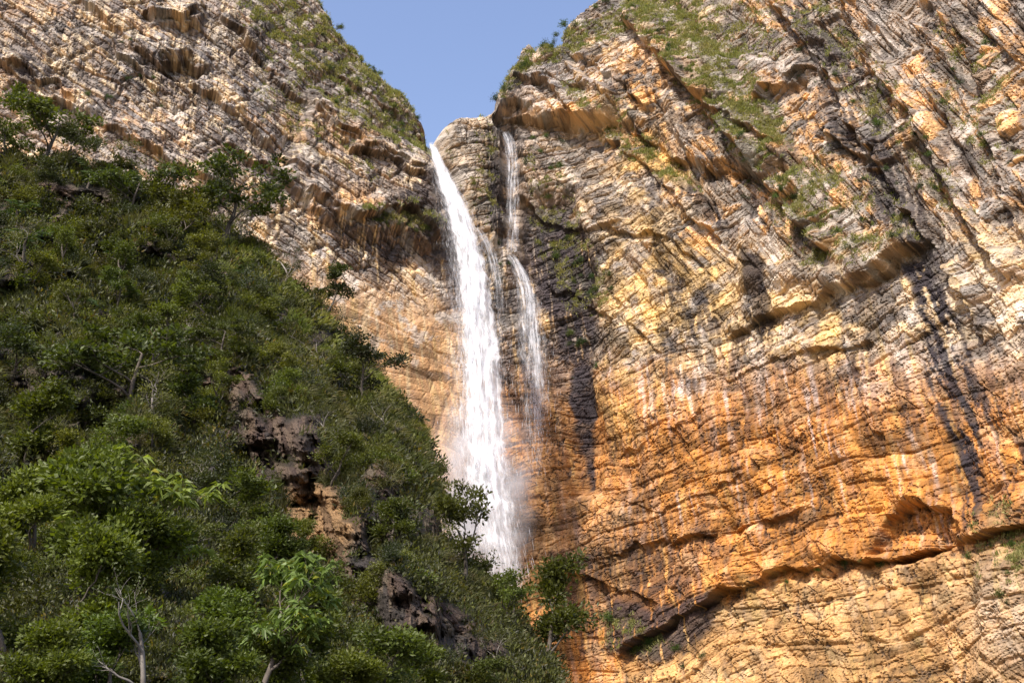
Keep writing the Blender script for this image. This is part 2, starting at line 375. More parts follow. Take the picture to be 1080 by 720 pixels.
ledge([(900, 296), (940, 276), (972, 258)], 2.0, 14, 2.8, 18, 8)
ledge([(640, 520), (700, 545), (790, 500)], .7, 18, .5, 10)
ledge([(780, 430), (800, 500), (840, 540)], .9, 18, .7, 12)
ledge([(700, 380), (712, 440), (740, 500)], .9, 16, .8, 12)
ledge([(880, 330), (900, 400), (935, 470), (940, 540)], 1.1, 18, .9, 12)
ledge([(640, 700), (690, 662), (760, 627), (800, 608), (850, 597), (900, 592), (960, 580), (1035, 568), (1110, 540)], 3.6, 52, 3.2, 16)
ledge([(560, 600), (620, 610), (700, 640)], 1.6, 20, 1.2, 14)
ledge([(590, 600), (660, 580), (700, 565)], 1.2, 18, 1.0, 10)
ledge([(930, 548), (960, 528), (1008, 540)], 2.0, 26, 1.2, 10, 6)
ledge([(-60, 20), (40, 95), (140, 150), (240, 205)], 2.2, 26, 1.3, 18)
ledge([(60, -30), (150, 60), (260, 130), (330, 200)], 2.4, 26, 1.5, 18)
ledge([(170, 66), (195, 60), (220, 80)], 2.6, 20, 2.4, 12, 6)
ledge([(150, 14), (190, 26), (222, 6)], 2.4, 20, 2.6, 14, 6)
ledge([(230, 10), (300, 90), (370, 160), (450, 200)], 2.4, 24, 1.5, 16)
ledge([(350, 75), (400, 110), (455, 150)], 1.6, 26, 1.0, 12)
ledge([(320, 210), (380, 235), (420, 225), (470, 262)], 2.8, 24, 1.8, 16, 8)
ledge([(330, 110), (380, 160), (440, 190)], 1.6, 14, 1.2, 12, 8)
ledge([(540, 200), (575, 230), (620, 245), (660, 235)], 1.8, 14, 1.2, 12, 6)
ledge([(575, 290), (620, 320), (650, 340)], 1.2, 14, 1.0, 12, 6)
ledge([(700, 60), (745, 110), (790, 140), (830, 160)], 1.8, 12, 2.2, 16, 8)
ledge([(600, 60), (650, 85), (690, 120)], 2.2, 18, 1.8, 14, 8)
ledge([(540, 95), (590, 88), (630, 100)], 2.0, 14, 1.8, 12, 6)
ledge([(870, 140), (905, 165), (930, 160)], 2.2, 18, 2.2, 14, 6)
ledge([(640, 240), (700, 250), (745, 275)], 1.8, 14, 1.6, 12, 8)
ledge([(760, 400), (840, 372), (920, 360)], 1.6, 20, 1.0, 12, 10)
ledge([(640, 260), (652, 330), (700, 372)], 1.3, 16, 1.2, 12, 8)
ledge([(640, 480), (700, 462), (745, 430)], .8, 18, .6, 12)
ledge([(700, 575), (780, 560), (860, 535)], 1.6, 20, 1.2, 12)
ledge([(0, 60), (60, 90), (100, 130)], 2.0, 18, 1.6, 12, 8)
ledge([(235, 150), (290, 185), (350, 240)], 2.2, 18, 1.8, 14, 8)
ledge([(90, 20), (130, 60), (180, 100)], 1.8, 18, 1.8, 12, 8)
# grooves the water runs in
for pts, amp, wd in (([(453, 148), (472, 190), (490, 240), (500, 270)], -3.4, 10), ([(533, 138), (541, 190), (543, 250)], -1.8, 7)):
    al, q, L = polydist(u, v, pts); D += amp * np.exp(-(q / wd) ** 2) * smooth(-1, 20, al + 20) * (np.hypot(0, q) < 60)
D -= 2.5 * smooth(2.0, 12.0, 260 - v) * 0
D *= smooth(-3, 12, Z) * .6 + .4
# the top edge rounds back
bk = np.clip((Z - (top[:, None] - 5)) / 5, 0, 1); D -= 2.2 * bk ** 2
nx = -np.gradient(np.interp(s_ax, _s, _ys), s_ax); ny = np.gradient(np.interp(s_ax, _s, _xs), s_ax)
nrm = np.stack([nx, ny], -1); nrm /= np.linalg.norm(nrm, axis=1)[:, None]; nrm = -nrm      # faces the camera
P = P0.copy(); P[..., 0] += nrm[:, 0, None] * D; P[..., 1] += nrm[:, 1, None] * D
# lift edges a little so that ledges tilt
dS = np.gradient(P, axis=0); dZ = np.gradient(P, axis=1); nn = np.cross(dS, dZ); nn /= np.linalg.norm(nn, axis=-1, keepdims=True) + 1e-9
upf = nn[..., 2]
fu, fv, fk = project(P)

# ---- albedo: minerals, lichen, stains, and one painted overhang shade
n_big = fbm(S / 26, Z / 26, 4, 201); n_mid = fbm(S / 7, Z / 7, 4, 211); n_fine = fbm(S / 1.8, Z / 1.8, 3, 221)
stv = fbm(S / 2.2 + .12 * Z / 2.2, Z / 26, 4, 231); stf = fbm(S / .9 + .1 * Z / .9, Z / 16, 3, 241)
def mixc(c, col, m): return c * (1 - m[..., None]) + np.array(col)[None, None] * m[..., None]
col = np.zeros(S.shape + (3,)) + np.array([.40, .30, .205])
grey = (.27, .245, .225); dgrey = (.17, .15, .145); rust = (.42, .185, .055); orange = (.56, .31, .115); cream = (.54, .43, .25); ochre = (.55, .37, .14); pink = (.42, .285, .225)
Zm = lambda *a: blob(wu, wv, *a)
m_left = wl / wt
col = mixc(col, (.36, .30, .25), m_left * .85)
col = mixc(col, grey, np.clip(m_left * smooth(-.1, .35, n_big + .5 * tint) * .8, 0, 1))
col = mixc(col, orange, np.clip(m_left * smooth(.18, .45, n_mid * .5 + tint * .5 - .1 * upf) * .5, 0, 1))
col = mixc(col, cream, np.clip(m_left * smooth(.1, .35, tint2 * .6 + n_mid * .3) * .55, 0, 1))
m_slope = polymask(wu, wv, [(225, -60), (340, -40), (470, 150), (470, 190), (400, 165), (330, 110), (270, 60)], 22)
col = mixc(col, (.25, .22, .195), m_slope * .75)
col = mixc(col, (.40, .235, .115), (wll / wt) * .9)
col = mixc(col, (.5, .38, .2), (wll / wt) * smooth(.1, .4, stv) * .6)
col = mixc(col, (.20, .15, .12), (wll / wt) * smooth(.12, .4, -stv) * .55 * smooth(480, 380, v))
m_r = wr / wt
col = mixc(col, (.33, .285, .235), m_r * .85)
col = mixc(col, orange, m_r * smooth(.02, .32, tint * .6 + n_mid * .35 - .25 * upf - .05) * .75)
col = mixc(col, dgrey, m_r * smooth(.05, .35, -tint2 * .5 + n_big * .5) * .45)
m_m = wmid / wt
col = mixc(col, cream, m_m * smooth(-.1, .3, n_mid + .6 * tint2) * .65 * smooth(560, 640, wu))
col = mixc(col, ochre, m_m * smooth(.0, .35, n_big * .6 + tint * .5) * .75 * smooth(540, 620, wu))
col = mixc(col, grey, m_m * smooth(-.1, .35, -tint * .5 + n_big * .4 + .3 * n_mid) * .75)
col = mixc(col, (.34, .30, .26), m_m * .35)
m_lo = np.clip(wlow / wt, 0, 1)
col = mixc(col, (.46, .205, .058), m_lo * .92)
col = mixc(col, rust, m_lo * smooth(-.15, .3, n_big + .4 * tint) * .8)
col = mixc(col, rust, np.clip(Zm(760, 480, 150, 60) + Zm(880, 520, 120, 60), 0, 1) * smooth(-.2, .25, n_mid + .1) * .6)
col = mixc(col, (.34, .22, .12), np.clip(Zm(620, 560, 90, 60), 0, 1) * .7)
al, qc, L = polydist(wu2, wv2, [(640, 700), (690, 662), (760, 627), (800, 608), (850, 597), (900, 592), (960, 580), (1035, 568), (1110, 540)])
m_bot = smooth(-4, -16, qc) * smooth(600, 700, wu) * (v > 540)
col = mixc(col, (.56, .34, .15), m_bot * .85)
col = mixc(col, cream, m_bot * smooth(.05, .4, n_mid) * .4)
col = mixc(col, (.5, .3, .13), m_bot * smooth(.1, .4, tint2) * .5)
col = mixc(col, (.36, .3, .23), Zm(1070, 650, 50, 70) * .8)
col = mixc(col, (.22, .13, .065), np.clip(Zm(585, 500, 40, 95) + Zm(560, 600, 40, 40), 0, 1) * .75)
col = mixc(col, grey, np.clip(Zm(640, 60, 60, 55) + Zm(590, 95, 50, 30), 0, 1) * smooth(-.4, .2, n_mid + .3 * upf) * .85)
col = mixc(col, orange, np.clip(Zm(690, 90, 40, 45) + Zm(680, 155, 40, 20) + Zm(600, 122, 30, 8) + Zm(850, 110, 16, 30) + Zm(860, 150, 40, 30), 0, 1) * smooth(-.25, .2, tint2 + .1) * .8)
col = mixc(col, (.34, .28, .2), m_butt * .7)
col = mixc(col, orange, np.clip(Zm(378, 215, 26, 14) + Zm(385, 150, 16, 12), 0, 1) * .7)
# grey lichen on faces that look up, fresh colour on undercuts
col = mixc(col, (.27, .255, .235), smooth(.25, .7, upf) * smooth(-.3, .3, n_mid) * (.5 - .3 * m_bot) * smooth(500, 300, v))
col = mixc(col, (.5, .26, .1), smooth(-.15, -.5, upf) * .35)
# stains: white salts, yellow and black water streaks, dark patches, one painted overhang shade
hz = smooth(300, 420, v) * smooth(1100, 700, v)
col = mixc(col, (.62, .55, .50), np.clip(.8 * smooth(.2, .55, stv + .35 * n_mid) * (.15 + .7 * np.clip(Zm(850, 470, 90, 70) + Zm(960, 490, 40, 50) + Zm(720, 400, 60, 50) + Zm(690, 560, 60, 40), 0, 1)), 0, 1) * (1 - m_rec))
col = mixc(col, (.60, .42, .16), smooth(.2, .45, -stv + .2 * n_big) * .35 * (1 - wr / wt) * smooth(200, 260, v))
stw = fbm(S / 1.3 + .06 * Z, Z / 60, 3, 251) + .2 * n_mid
low_ = smooth(300, 400, v) * smooth(540, 620, u) * smooth(620, 560, v)
col = mixc(col, (.56, .45, .40), smooth(.1, .5, stw) * low_ * (.2 + .5 * smooth(-.1, .3, n_big)))
col = mixc(col, (.17, .10, .075), smooth(.2, .42, -stw) * low_ * .6)
col = mixc(col, (.16, .12, .10), smooth(.18, .4, fbm(S / 1.8 - .1 * Z, Z / 24, 3, 261)) * m_r * .6)
dk = np.zeros_like(S)
thn = fbm(S / 2.0 + .22 * Z / 2.0, Z / 17, 5, 247, .6) + .25 * n_fine
def stain_or_shade(pts, soft, k_, th=-.25, thin=False):
    global dk
    m = polymask(wu2, wv2, pts, soft)
    if thin: dk = np.maximum(dk, k_ * m * smooth(th, th + .22, thn + .12 * m)); return
    dk = np.maximum(dk, k_ * m * smooth(th - .12, th + .12, stf + .5 * stv + .2 * m))
stain_or_shade([(598, 380), (618, 378), (622, 420), (612, 450), (618, 510), (612, 515), (600, 450), (596, 410)], 3, .95, -.5)
stain_or_shade([(562, 215), (600, 225), (640, 262), (622, 320), (620, 392), (590, 380), (570, 320), (556, 270)], 8, .8, -.2)
stain_or_shade([(440, 190), (470, 200), (480, 280), (450, 270), (425, 262), (400, 225)], 8, .7, -.2)
stain_or_shade([(470, 175), (500, 260), (500, 330), (470, 330), (460, 230)], 8, .6, -.2)
stain_or_shade([(500, 140), (530, 142), (536, 260), (512, 250)], 5, .7, -.1)
stain_or_shade([(500, 270), (560, 270), (575, 400), (560, 480), (530, 420), (500, 340)], 10, .55, -.1)
stain_or_shade([(686, 215), (700, 225), (703, 292), (690, 300)], 3, .75, -.1)
stain_or_shade([(785, 265), (812, 280), (812, 352), (800, 360), (788, 330)], 4, .9, -.4)
stain_or_shade([(945, 275), (975, 268), (1010, 330), (1035, 420), (1040, 570), (1025, 560), (1005, 470), (975, 400), (975, 360), (960, 300)], 7, .95, -.06, True)
stain_or_shade([(1005, 330), (1040, 400), (1090, 480), (1080, 520), (1030, 430)], 6, .7, .12, True)
stain_or_shade([(690, 300), (760, 300), (740, 420), (680, 400)], 12, .6, .15, True)
stain_or_shade([(850, 290), (900, 290), (920, 420), (860, 420)], 12, .5, .2, True)
stain_or_shade([(630, 100), (700, 60), (800, 200), (700, 230)], 12, .55, .15, True)
stain_or_shade([(700, 230), (760, 300), (800, 380), (740, 390), (690, 330)], 14, .55, .1)
stain_or_shade([(820, 0), (870, 0), (950, 140), (1010, 300), (960, 280), (880, 150)], 12, .6, .0)
stain_or_shade([(640, 560), (720, 540), (760, 560), (740, 640), (660, 640)], 16, .5, -.0)
stain_or_shade([(560, 570), (700, 590), (720, 660), (600, 700)], 16, .5, .05)
stain_or_shade([(630, 620), (690, 640), (760, 620), (755, 660), (700, 700), (640, 690)], 8, .8, -.3)  # dark patch over the notch at the wall foot
stain_or_shade([(720, 190), (760, 215), (770, 250), (730, 225)], 6, .8, -.2)  # overhang shade below the ramp, painted into the rock colour
stain_or_shade([(20, 55), (40, 60), (34, 90), (15, 90)], 5, .7, -.2)
stain_or_shade([(0, 0), (330, 0), (480, 170), (420, 260), (200, 230), (0, 120)], 10, .45, .22)
stain_or_shade([(350, 225), (470, 225), (480, 300), (440, 270), (400, 300), (350, 260)], 8, .6, -.05)
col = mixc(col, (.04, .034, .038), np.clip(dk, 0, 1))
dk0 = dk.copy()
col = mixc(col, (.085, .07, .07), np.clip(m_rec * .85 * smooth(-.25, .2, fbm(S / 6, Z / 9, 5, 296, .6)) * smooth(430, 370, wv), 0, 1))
# irregular dark lichen and grey weathering patches
lic = fbm(S / 11, Z / 11, 6, 271, .62); upz = smooth(470, 330, wv) * smooth(-20, 60, wu)
col = mixc(col, (.13, .115, .105), smooth(.16, .34, lic) * upz * .75 * (1 - .6 * wll / wt) * (1 - .6 * wl / wt))
col = mixc(col, (.42, .38, .33), smooth(.12, .32, fbm(S / 8, Z / 8, 6, 281, .62)) * upz * .7 * (1 - m_rec))
col = mixc(col, (.20, .12, .08), smooth(.16, .34, fbm(S / 9, Z / 7, 6, 291, .62)) * (1 - upz) * .55 * (1 - .6 * m_bot))
col = mixc(col, (.56, .36, .19), smooth(.18, .36, fbm(S / 7, Z / 7, 6, 295, .62)) * (1 - upz) * .45)
col = mixc(col, (.46, .21, .06), np.clip(Zm(760, 500, 170, 50) + Zm(880, 540, 130, 50), 0, 1) * smooth(-.4, .2, n_mid) * .5)
och_ = np.clip(Zm(680, 290, 50, 95) + Zm(850, 345, 60, 30) + .8 * Zm(750, 300, 50, 50) + .7 * Zm(650, 420, 50, 40) + Zm(690, 175, 45, 25), 0, 1)
col = mixc(col, (.58, .38, .14), och_ * smooth(-.3, .2, fbm(S / 9, Z / 9, 5, 299, .6)) * .7 * (1 - m_rec))
col = mixc(col, (.45, .20, .05), smooth(-.1, .35, n_mid) * Zm(800, 540, 230, 60) * .5 * (1 - m_bot))
col = np.clip(.30 + (col / np.array([.30, .30, .30]) - 1) * .30 * 1.08, .01, .9)
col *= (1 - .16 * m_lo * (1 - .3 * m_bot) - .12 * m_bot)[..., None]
# lichen speckle and mineral mottling
col *= (1 + .12 * n_fine + .12 * n_mid + .5 * tint2 + .25 * tint).clip(.45, 1.7)[..., None]
col = mixc(col, (.07, .06, .055), np.clip(crk, 0, 1) * .75)  # fracture lines drawn darker
col = mixc(col, (.04, .034, .038), np.clip(dk0, 0, 1) ** 1.5 * .8)
# thin soil and moss where plants grow
veg = np.zeros_like(S)
def vegpoly(pts, soft, k_, th=0.0):
    global veg
    veg = np.maximum(veg, k_ * polymask(wu2, wv2, pts, soft) * smooth(th - .2, th + .25, n_mid + .25 * n_fine + .45 * upf))
vegpoly([(225, -60), (345, -40), (470, 145), (460, 175), (400, 150), (330, 90), (270, 40)], 18, .9, .05)
vegpoly([(280, 60), (340, 100), (400, 190), (330, 170), (270, 110)], 16, .4, .25)
vegpoly([(640, -20), (720, -20), (800, 80), (870, 210), (890, 250), (850, 250), (790, 180), (720, 95)], 7, 1.0, -.1)
vegpoly([(600, 95), (660, 110), (740, 200), (700, 190), (640, 150)], 7, .8, .05)
vegpoly([(515, 100), (560, 60), (660, 10), (670, 30), (600, 70), (560, 80), (530, 118)], 6, .9, -.05)
vegpoly([(790, 180), (880, 160), (960, 230), (975, 260), (900, 290), (850, 280)], 14, .7, .12)
vegpoly([(820, -10), (870, -10), (960, 120), (1040, 240), (1000, 230), (900, 110)], 14, .55, .1)
vegpoly([(980, 20), (1060, 60), (1080, 160), (1040, 180), (990, 100)], 18, .5, .15)
vegpoly([(560, 160), (600, 190), (650, 330), (600, 320), (560, 240)], 10, .65, .1)
vegpoly([(700, 0), (800, 0), (830, 60), (760, 60)], 12, .6, .1)
vegpoly([(1030, 540), (1080, 520), (1100, 620), (1060, 640), (1035, 590)], 12, .6, .1)
vegpoly([(630, 645), (680, 650), (700, 690), (640, 690)], 8, .6, -.1)
vegpoly([(370, 230), (430, 225), (470, 250), (400, 245)], 5, 1.0, -.2)
vegpoly([(505, 125), (530, 210), (515, 250), (480, 220)], 10, .4, .2)
col = mixc(col, (.15, .15, .075), np.clip(veg, 0, 1) * .35)
col = np.clip(col * .92, .015, .85)
# cap going back over the plateau
NB = 26
back = np.zeros((NS, NB, 3)); offs = np.concatenate([np.linspace(.5, 8, 12), np.geomspace(10, 260, NB - 12)])
for j, o_ in enumerate(offs):
    q = P[:, -1].copy(); q[:, 1] += o_; q[:, 2] += -.05 * o_ + .8 * fbm(s_ax / 6, np.full(NS, o_ / 6), 3, 500) * min(1, o_ / 5) - .3
    back[:, j] = q
PP = np.concatenate([P, back], 1); CC = np.concatenate([col, np.repeat(np.array([.16, .15, .08])[None, None], NS, 0).repeat(NB, 1)], 1)
nz_ = PP.shape[1]; ids = np.arange(NS * nz_).reshape(NS, nz_)
qf = np.stack([ids[:-1, :-1], ids[1:, :-1], ids[1:, 1:], ids[:-1, 1:]], -1).reshape(-1, 4)
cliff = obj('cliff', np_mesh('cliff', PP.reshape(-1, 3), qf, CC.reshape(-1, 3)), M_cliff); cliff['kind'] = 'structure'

# visible-surface lookup used to set plants and water on the finished rock
zb = np.full((760 // 2, 1160 // 2), 1e9)
iu = np.clip(((fu + 40) / 2).astype(int), 0, 579); iv = np.clip(((fv + 20) / 2).astype(int), 0, 379)
ok = (fu > -40) & (fu < 1120) & (fv > -20) & (fv < 740)
np.minimum.at(zb, (iv[ok], iu[ok]), fk[ok])
def wall_pt(uq, vq, off=0.0):
    k = zb[int(np.clip((vq + 20) / 2, 0, 379)), int(np.clip((uq + 40) / 2, 0, 579))]
    if k > 1e8: k = 300.0
    return CAM + ray(uq, vq) * (k - off)

# ------------------------------------------------------------------ leaf, blade and tube builders
def leaves(cen, dirs, L_, W_, cols, r_=rng, droop=0.0):
    """one folded diamond per leaf"""
    n = len(cen); d = dirs / (np.linalg.norm(dirs, axis=1, keepdims=True) + 1e-9)
    rnd = r_.normal(size=(n, 3)); s = np.cross(d, rnd); s /= np.linalg.norm(s, axis=1, keepdims=True) + 1e-9
    L_ = np.broadcast_to(L_, n)[:, None]; W_ = np.broadcast_to(W_, n)[:, None]
    nrm_ = np.cross(s, d)
    a = cen; b = cen + d * L_ * .45 + s * W_ * .5 + nrm_ * W_ * .12; c = cen + d * L_ - np.array([0, 0, 1.]) * droop * L_; e = cen + d * L_ * .45 - s * W_ * .5 + nrm_ * W_ * .12
    V = np.stack([a, b, c, e], 1).reshape(-1, 3); Fc = np.arange(4 * n).reshape(n, 4)
    return V, Fc, np.repeat(cols, 4, 0)
def leafcols(n, base, r_, var=.28, yel=.12):
    c = np.array(base)[None] * (1 + var * r_.normal(size=(n, 1))).clip(.35, 2)
    y = r_.random((n, 1)) < yel
    return np.where(y, c * np.array([1.9, 1.35, .9]), c).clip(.005, .6)
def tube(path, rad, sides=5):
    path = np.array(path, float); n = len(path); V = []; 
    for i in range(n):
        d = path[min(i + 1, n - 1)] - path[max(i - 1, 0)]; d /= np.linalg.norm(d) + 1e-9
        a = np.cross(d, [0.3, .9, .1]); a /= np.linalg.norm(a) + 1e-9; b = np.cross(d, a)
        for k in range(sides):
            t = 2 * math.pi * k / sides; V.append(path[i] + rad[i] * (a * math.cos(t) + b * math.sin(t)))
    Fc = [(i * sides + k, i * sides + (k + 1) % sides, (i + 1) * sides + (k + 1) % sides, (i + 1) * sides + k) for i in range(n - 1) for k in range(sides)]
    return np.array(V), np.array(Fc)
def cat(parts):
    V = []; Fc = []; Cc = []; o = 0
    for p in parts:
        V.append(p[0]); Fc.append(p[1] + o); o += len(p[0])
        if len(p) > 2: Cc.append(p[2])
    return np.concatenate(V), np.concatenate(Fc), (np.concatenate(Cc) if Cc else None)
def skeleton(r_, h, spread, lean=.15, forks=4, depth=3, first=.35, upb=.5):
    """branches (path, radii) and twig tips of a tree of height about h"""
    br = []; tips = []
    def go(p, d, ln, rad, lev):
        n = 5; path = [p]; rr = [rad]; dd = d.copy()
        for i in range(n):
            dd = dd + r_.normal(size=3) * .17; dd[2] += .05 * upb; dd /= np.linalg.norm(dd)
            path.append(path[-1] + dd * ln / n); rr.append(rad * (1 - .55 * (i + 1) / n))
        br.append((path, rr, lev))
        if lev >= depth: tips.append((path[-1], dd)); tips.append((path[-3], dd)); return
        for k in range(forks + (1 if lev == 0 else 0)):
            f = first + (1 - first) * (k + r_.random() * .6) / forks if lev == 0 else .35 + .65 * r_.random()
            i = int(min(f * n, n)); a = r_.random() * 6.283
            side = np.array([math.cos(a), math.sin(a), 0]) * spread
            nd = dd * .55 + side * (.8 + .4 * r_.random()) + np.array([0, 0, upb * .5]); nd /= np.linalg.norm(nd)
            go(path[i], nd, ln * (.5 + .22 * r_.random()), rr[i] * .6, lev + 1)
    d0 = np.array([r_.normal() * lean, r_.normal() * lean, 1.]); d0 /= np.linalg.norm(d0)
    go(np.zeros(3), d0, h * .52, h * .026, 0)
    return br, tips
def make_tree(name, seed, h, spread, base, ls, nl, clump=.11, flat=.5, bark=None, forks=4, depth=3, first=.35, big=False, upb=.5, lean=.15):
    r_ = np.random.default_rng(seed); br, tips = skeleton(r_, h, spread, lean, forks, depth, first, upb)
    tip = np.array([t[0] for t in tips]); sc = h / max(tip[:, 2].max(), 1e-3)
    parts = [tube(np.array(b[0]) * sc, np.array(b[1]), 6 if b[2] == 0 else 4) for b in br]
    V, Fc, _ = cat(parts)
    root = empty(name, (0, 0, 0)); me = np_mesh(name + '_trunk', V, Fc, None, True); obj('trunk', me, bark or M_bark, root)
    tip *= sc; P_ = []
    if nl:
        if not big:
            per = max(3, nl // len(tip)); cen = np.repeat(tip, per, 0); n = len(cen)
            off = r_.normal(size=(n, 3)); off /= np.linalg.norm(off, axis=1, keepdims=True); off *= r_.random((n, 1)) ** .5
            cr = h * clump * (.6 + .8 * np.repeat(r_.random(len(tip)), per))[:, None]
            cen = cen + off * cr * np.array([1, 1, flat]); dirs = off + np.array([0, 0, .35]) + r_.normal(size=(n, 3)) * .5
            tb = np.repeat(leafcols(len(tip), base, r_, .2, 0), per, 0)
            cc = leafcols(n, (1, 1, 1), r_, .25, .08) * tb
            V, Fc, cc = leaves(cen, dirs, ls * (.7 + .6 * r_.random(n)), ls * .55, cc, r_)
        else:      # rosettes of large drooping leaves at the twig ends
            per = 11; cen = np.repeat(tip, per, 0); n = len(cen); a = r_.random(n) * 6.283; el = r_.uniform(-.5, .6, n)
            dirs = np.stack([np.cos(a), np.sin(a), el], -1)
            V, Fc, cc = leaves(cen, dirs, ls * (.7 + .6 * r_.random(n)), ls * .3, leafcols(n, base, r_, .25, .05), r_, .35)
        obj('crown', np_mesh(name + '_crown', V, Fc, cc), M_leaf, root)
    return root

# ------------------------------------------------------------------ the hillside
HS = [(-700, 60), (-300, 120), (0, 160), (50, 168), (90, 176), (130, 190), (180, 212), (230, 232), (270, 258), (300, 286), (330, 318), (360, 352), (390, 392), (420, 424), (445, 456), (458, 486), (462, 520), (466, 560), (480, 590), (510, 612), (540, 645), (570, 690), (595, 725), (640, 800), (700, 860)]
HR = [(-700, 90), (0, 118), (200, 126), (330, 118), (400, 112), (455, 100), (470, 92), (520, 80), (560, 70), (600, 60), (700, 45)]
HB = [(-700, 12), (0, 16), (200, 17), (350, 22), (450, 30), (560, 42), (700, 40)]
NU, NV = 760, 620
hu = np.linspace(-520, 690, NU); tau = np.linspace(-.32, 1, NV)
vs0 = interp(hu, HS) + 4 * fbm(hu / 26, hu * 0, 3, 600)
U = np.repeat(hu[:, None], NV, 1); T = np.repeat(tau[None], NU, 0)
VV = 720 + T * (vs0[:, None] - 720); VV = np.where(vs0[:, None] > 700, vs0[:, None] + (1 - T) * 120, VV)
hwu = U + 7 * fbm(U / 34, VV / 34, 3, 611); hwv = VV + 7 * fbm(U / 34, VV / 34, 3, 621)
ROCKS = [([(225, 395), (262, 400), (300, 440), (300, 480), (265, 478), (240, 440)], .9),
         ([(300, 500), (335, 505), (385, 545), (400, 600), (360, 605), (330, 590), (300, 560)], 1.0),
         ([(345, 585), (400, 590), (440, 625), (500, 650), (545, 700), (500, 720), (430, 690), (380, 650)], 1.0),
         ([(250, 455), (330, 440), (350, 500), (320, 515), (270, 500)], 1.0),
         ([(35, 195), (90, 192), (135, 215), (130, 235), (80, 225), (40, 215)], .95),
         ([(0, 385), (95, 400), (110, 425), (60, 440), (0, 420)], .9),
         ([(385, 470), (410, 500), (430, 560), (410, 590), (380, 540)], .8),
         ([(60, 240), (0, 262), (0, 240)], .8), ([(268, 318), (300, 335), (296, 352), (270, 345)], .8), ([(150, 405), (215, 400), (225, 425), (160, 430)], .7)]
rk = np.zeros_like(U)
for pts, k_ in ROCKS: rk = np.maximum(rk, k_ * polymask(hwu, hwv, pts, 6))
rk *= .35 + .65 * smooth(-.45, -.15, fbm(U / 24, VV / 20, 3, 636))
rk = np.maximum(rk, .9 * smooth(.16, .3, fbm(U / 60 + VV / 90, VV / 26, 4, 631)) * smooth(640, 560, VV))
rate = np.clip(.25 + 1.3 * np.clip(T, 0, 1) ** .6, .25, None) * (1 - .93 * rk)
cum = np.cumsum(rate, 1); i0 = np.argmin(np.abs(tau)); cum = cum - cum[:, i0][:, None]; cum = cum / cum[:, -1][:, None]
ker = np.exp(-np.linspace(-2, 2, 31) ** 2); ker /= ker.sum()
cum = np.apply_along_axis(lambda c: np.convolve(np.pad(c, 15, 'edge'), ker, 'valid'), 0, cum)
rb = interp(hu, HB)[:, None]; rR = interp(hu, HR)[:, None]
KR = rb + (rR - rb) * cum
dirh = ray(U, VV); Ph = CAM + dirh * KR[..., None]
nm = fbm(Ph[..., 0] / 9, (Ph[..., 1] + Ph[..., 2]) / 9, 4, 641)
a_, b_ = rot(U * KR / F, -VV * KR / F, -28)
wob = .5 * fbm(U / 30, VV / 30, 3, 655)
v1, e1, h1 = bricks((a_ + wob) / 3.6, (b_ + wob) / 1.7, 651); v2, e2, h2_ = bricks((a_ + wob) / 1.3, (b_ - wob) / .6, 661); v3, e3, h3_ = voro(a_ / .9, b_ / .6, 671)
pl1, _x = planes(a_ / 4.0 + wob * .2, b_ / 2.6, 691); pl2, _x = planes(a_ / 1.4, b_ / 1.0 + wob * .2, 693)
nl = fbm(U / 60, VV / 30, 3, 645); v4, e4, h4_ = bricks((a_ + wob) / .55, (b_ + wob) / .26, 681); v5, e5, h5_ = voro(a_ / .45, b_ / .3, 683)
dr = 2.2 * nm * (1 - rk * .6) + 5.5 * nl * (1 - rk * .5) + rk * (1.6 * pl1 + .8 * pl2 + .5 * v1 + .6 * v2 + .45 * v3 + .28 * v4 + .2 * v5 - .35 * smooth(.1, 0, e1) - .2 * smooth(.1, 0, e2) + .3 * fbm(U / 7, VV / 7, 4, 685))
edge = smooth(1.0, .93, T)
KR = KR - dr * (.25 + .75 * edge) * np.clip(KR / 60, .35, 1.2)
Ph = CAM + dirh * KR[..., None]
rc = np.zeros(U.shape + (3,)) + np.array([.085, .07, .056])
rc = mixc(rc * .8, (.20, .155, .10), smooth(-.2, .4, nm + (h2_ - .5)) * .8)
rc = mixc(rc, (.13, .07, .045), smooth(.1, .6, h1 + .3 * nm - .3) * .5)
rc = mixc(rc, (.36, .22, .10), polymask(hwu, hwv, [(300, 515), (350, 510), (380, 560), (350, 590), (305, 570)], 12) * (.5 + .5 * smooth(.3, .6, h2_)))
soil = np.array([.022, .022, .012]); cch = rc * rk[..., None] + (soil * (1 + .4 * nm[..., None])) * (1 - rk[..., None])
# far side of the ridge
NBk = 14; bk_ = np.zeros((NU, NBk, 3))
for j in range(NBk):
    o_ = 1.0 * 1.45 ** j; q = Ph[:, -1].copy(); hd = q[:, :2] / np.linalg.norm(q[:, :2], axis=1)[:, None]
    q[:, :2] += hd * o_; q[:, 2] = np.maximum(q[:, 2] - .55 * o_ + .3 * fbm(hu / 30, np.full(NU, o_), 2, 690), -2.5); bk_[:, j] = q
HP = np.concatenate([Ph, bk_], 1); HC = np.concatenate([cch, np.zeros((NU, NBk, 3)) + soil], 1)
nn_ = HP.shape[1]; ids = np.arange(NU * nn_).reshape(NU, nn_)
qf = np.stack([ids[:-1, :-1], ids[1:, :-1], ids[1:, 1:], ids[:-1, 1:]], -1).reshape(-1, 4)
hs = obj('hillside', np_mesh('hillside', HP.reshape(-1, 3), qf, HC.reshape(-1, 3)), M_dark); hs['kind'] = 'structure'
def hidx(uq, vq):
    i = int(np.clip(round((uq - hu[0]) / (hu[-1] - hu[0]) * (NU - 1)), 0, NU - 1))
    j = int(np.argmin(np.abs(VV[i] - vq))); return i, j
def hill_pt(uq, vq, sink=0.15):
    i, j = hidx(uq, vq); p = Ph[i, j].copy(); p[2] -= sink; return p, KR[i, j], rk[i, j]
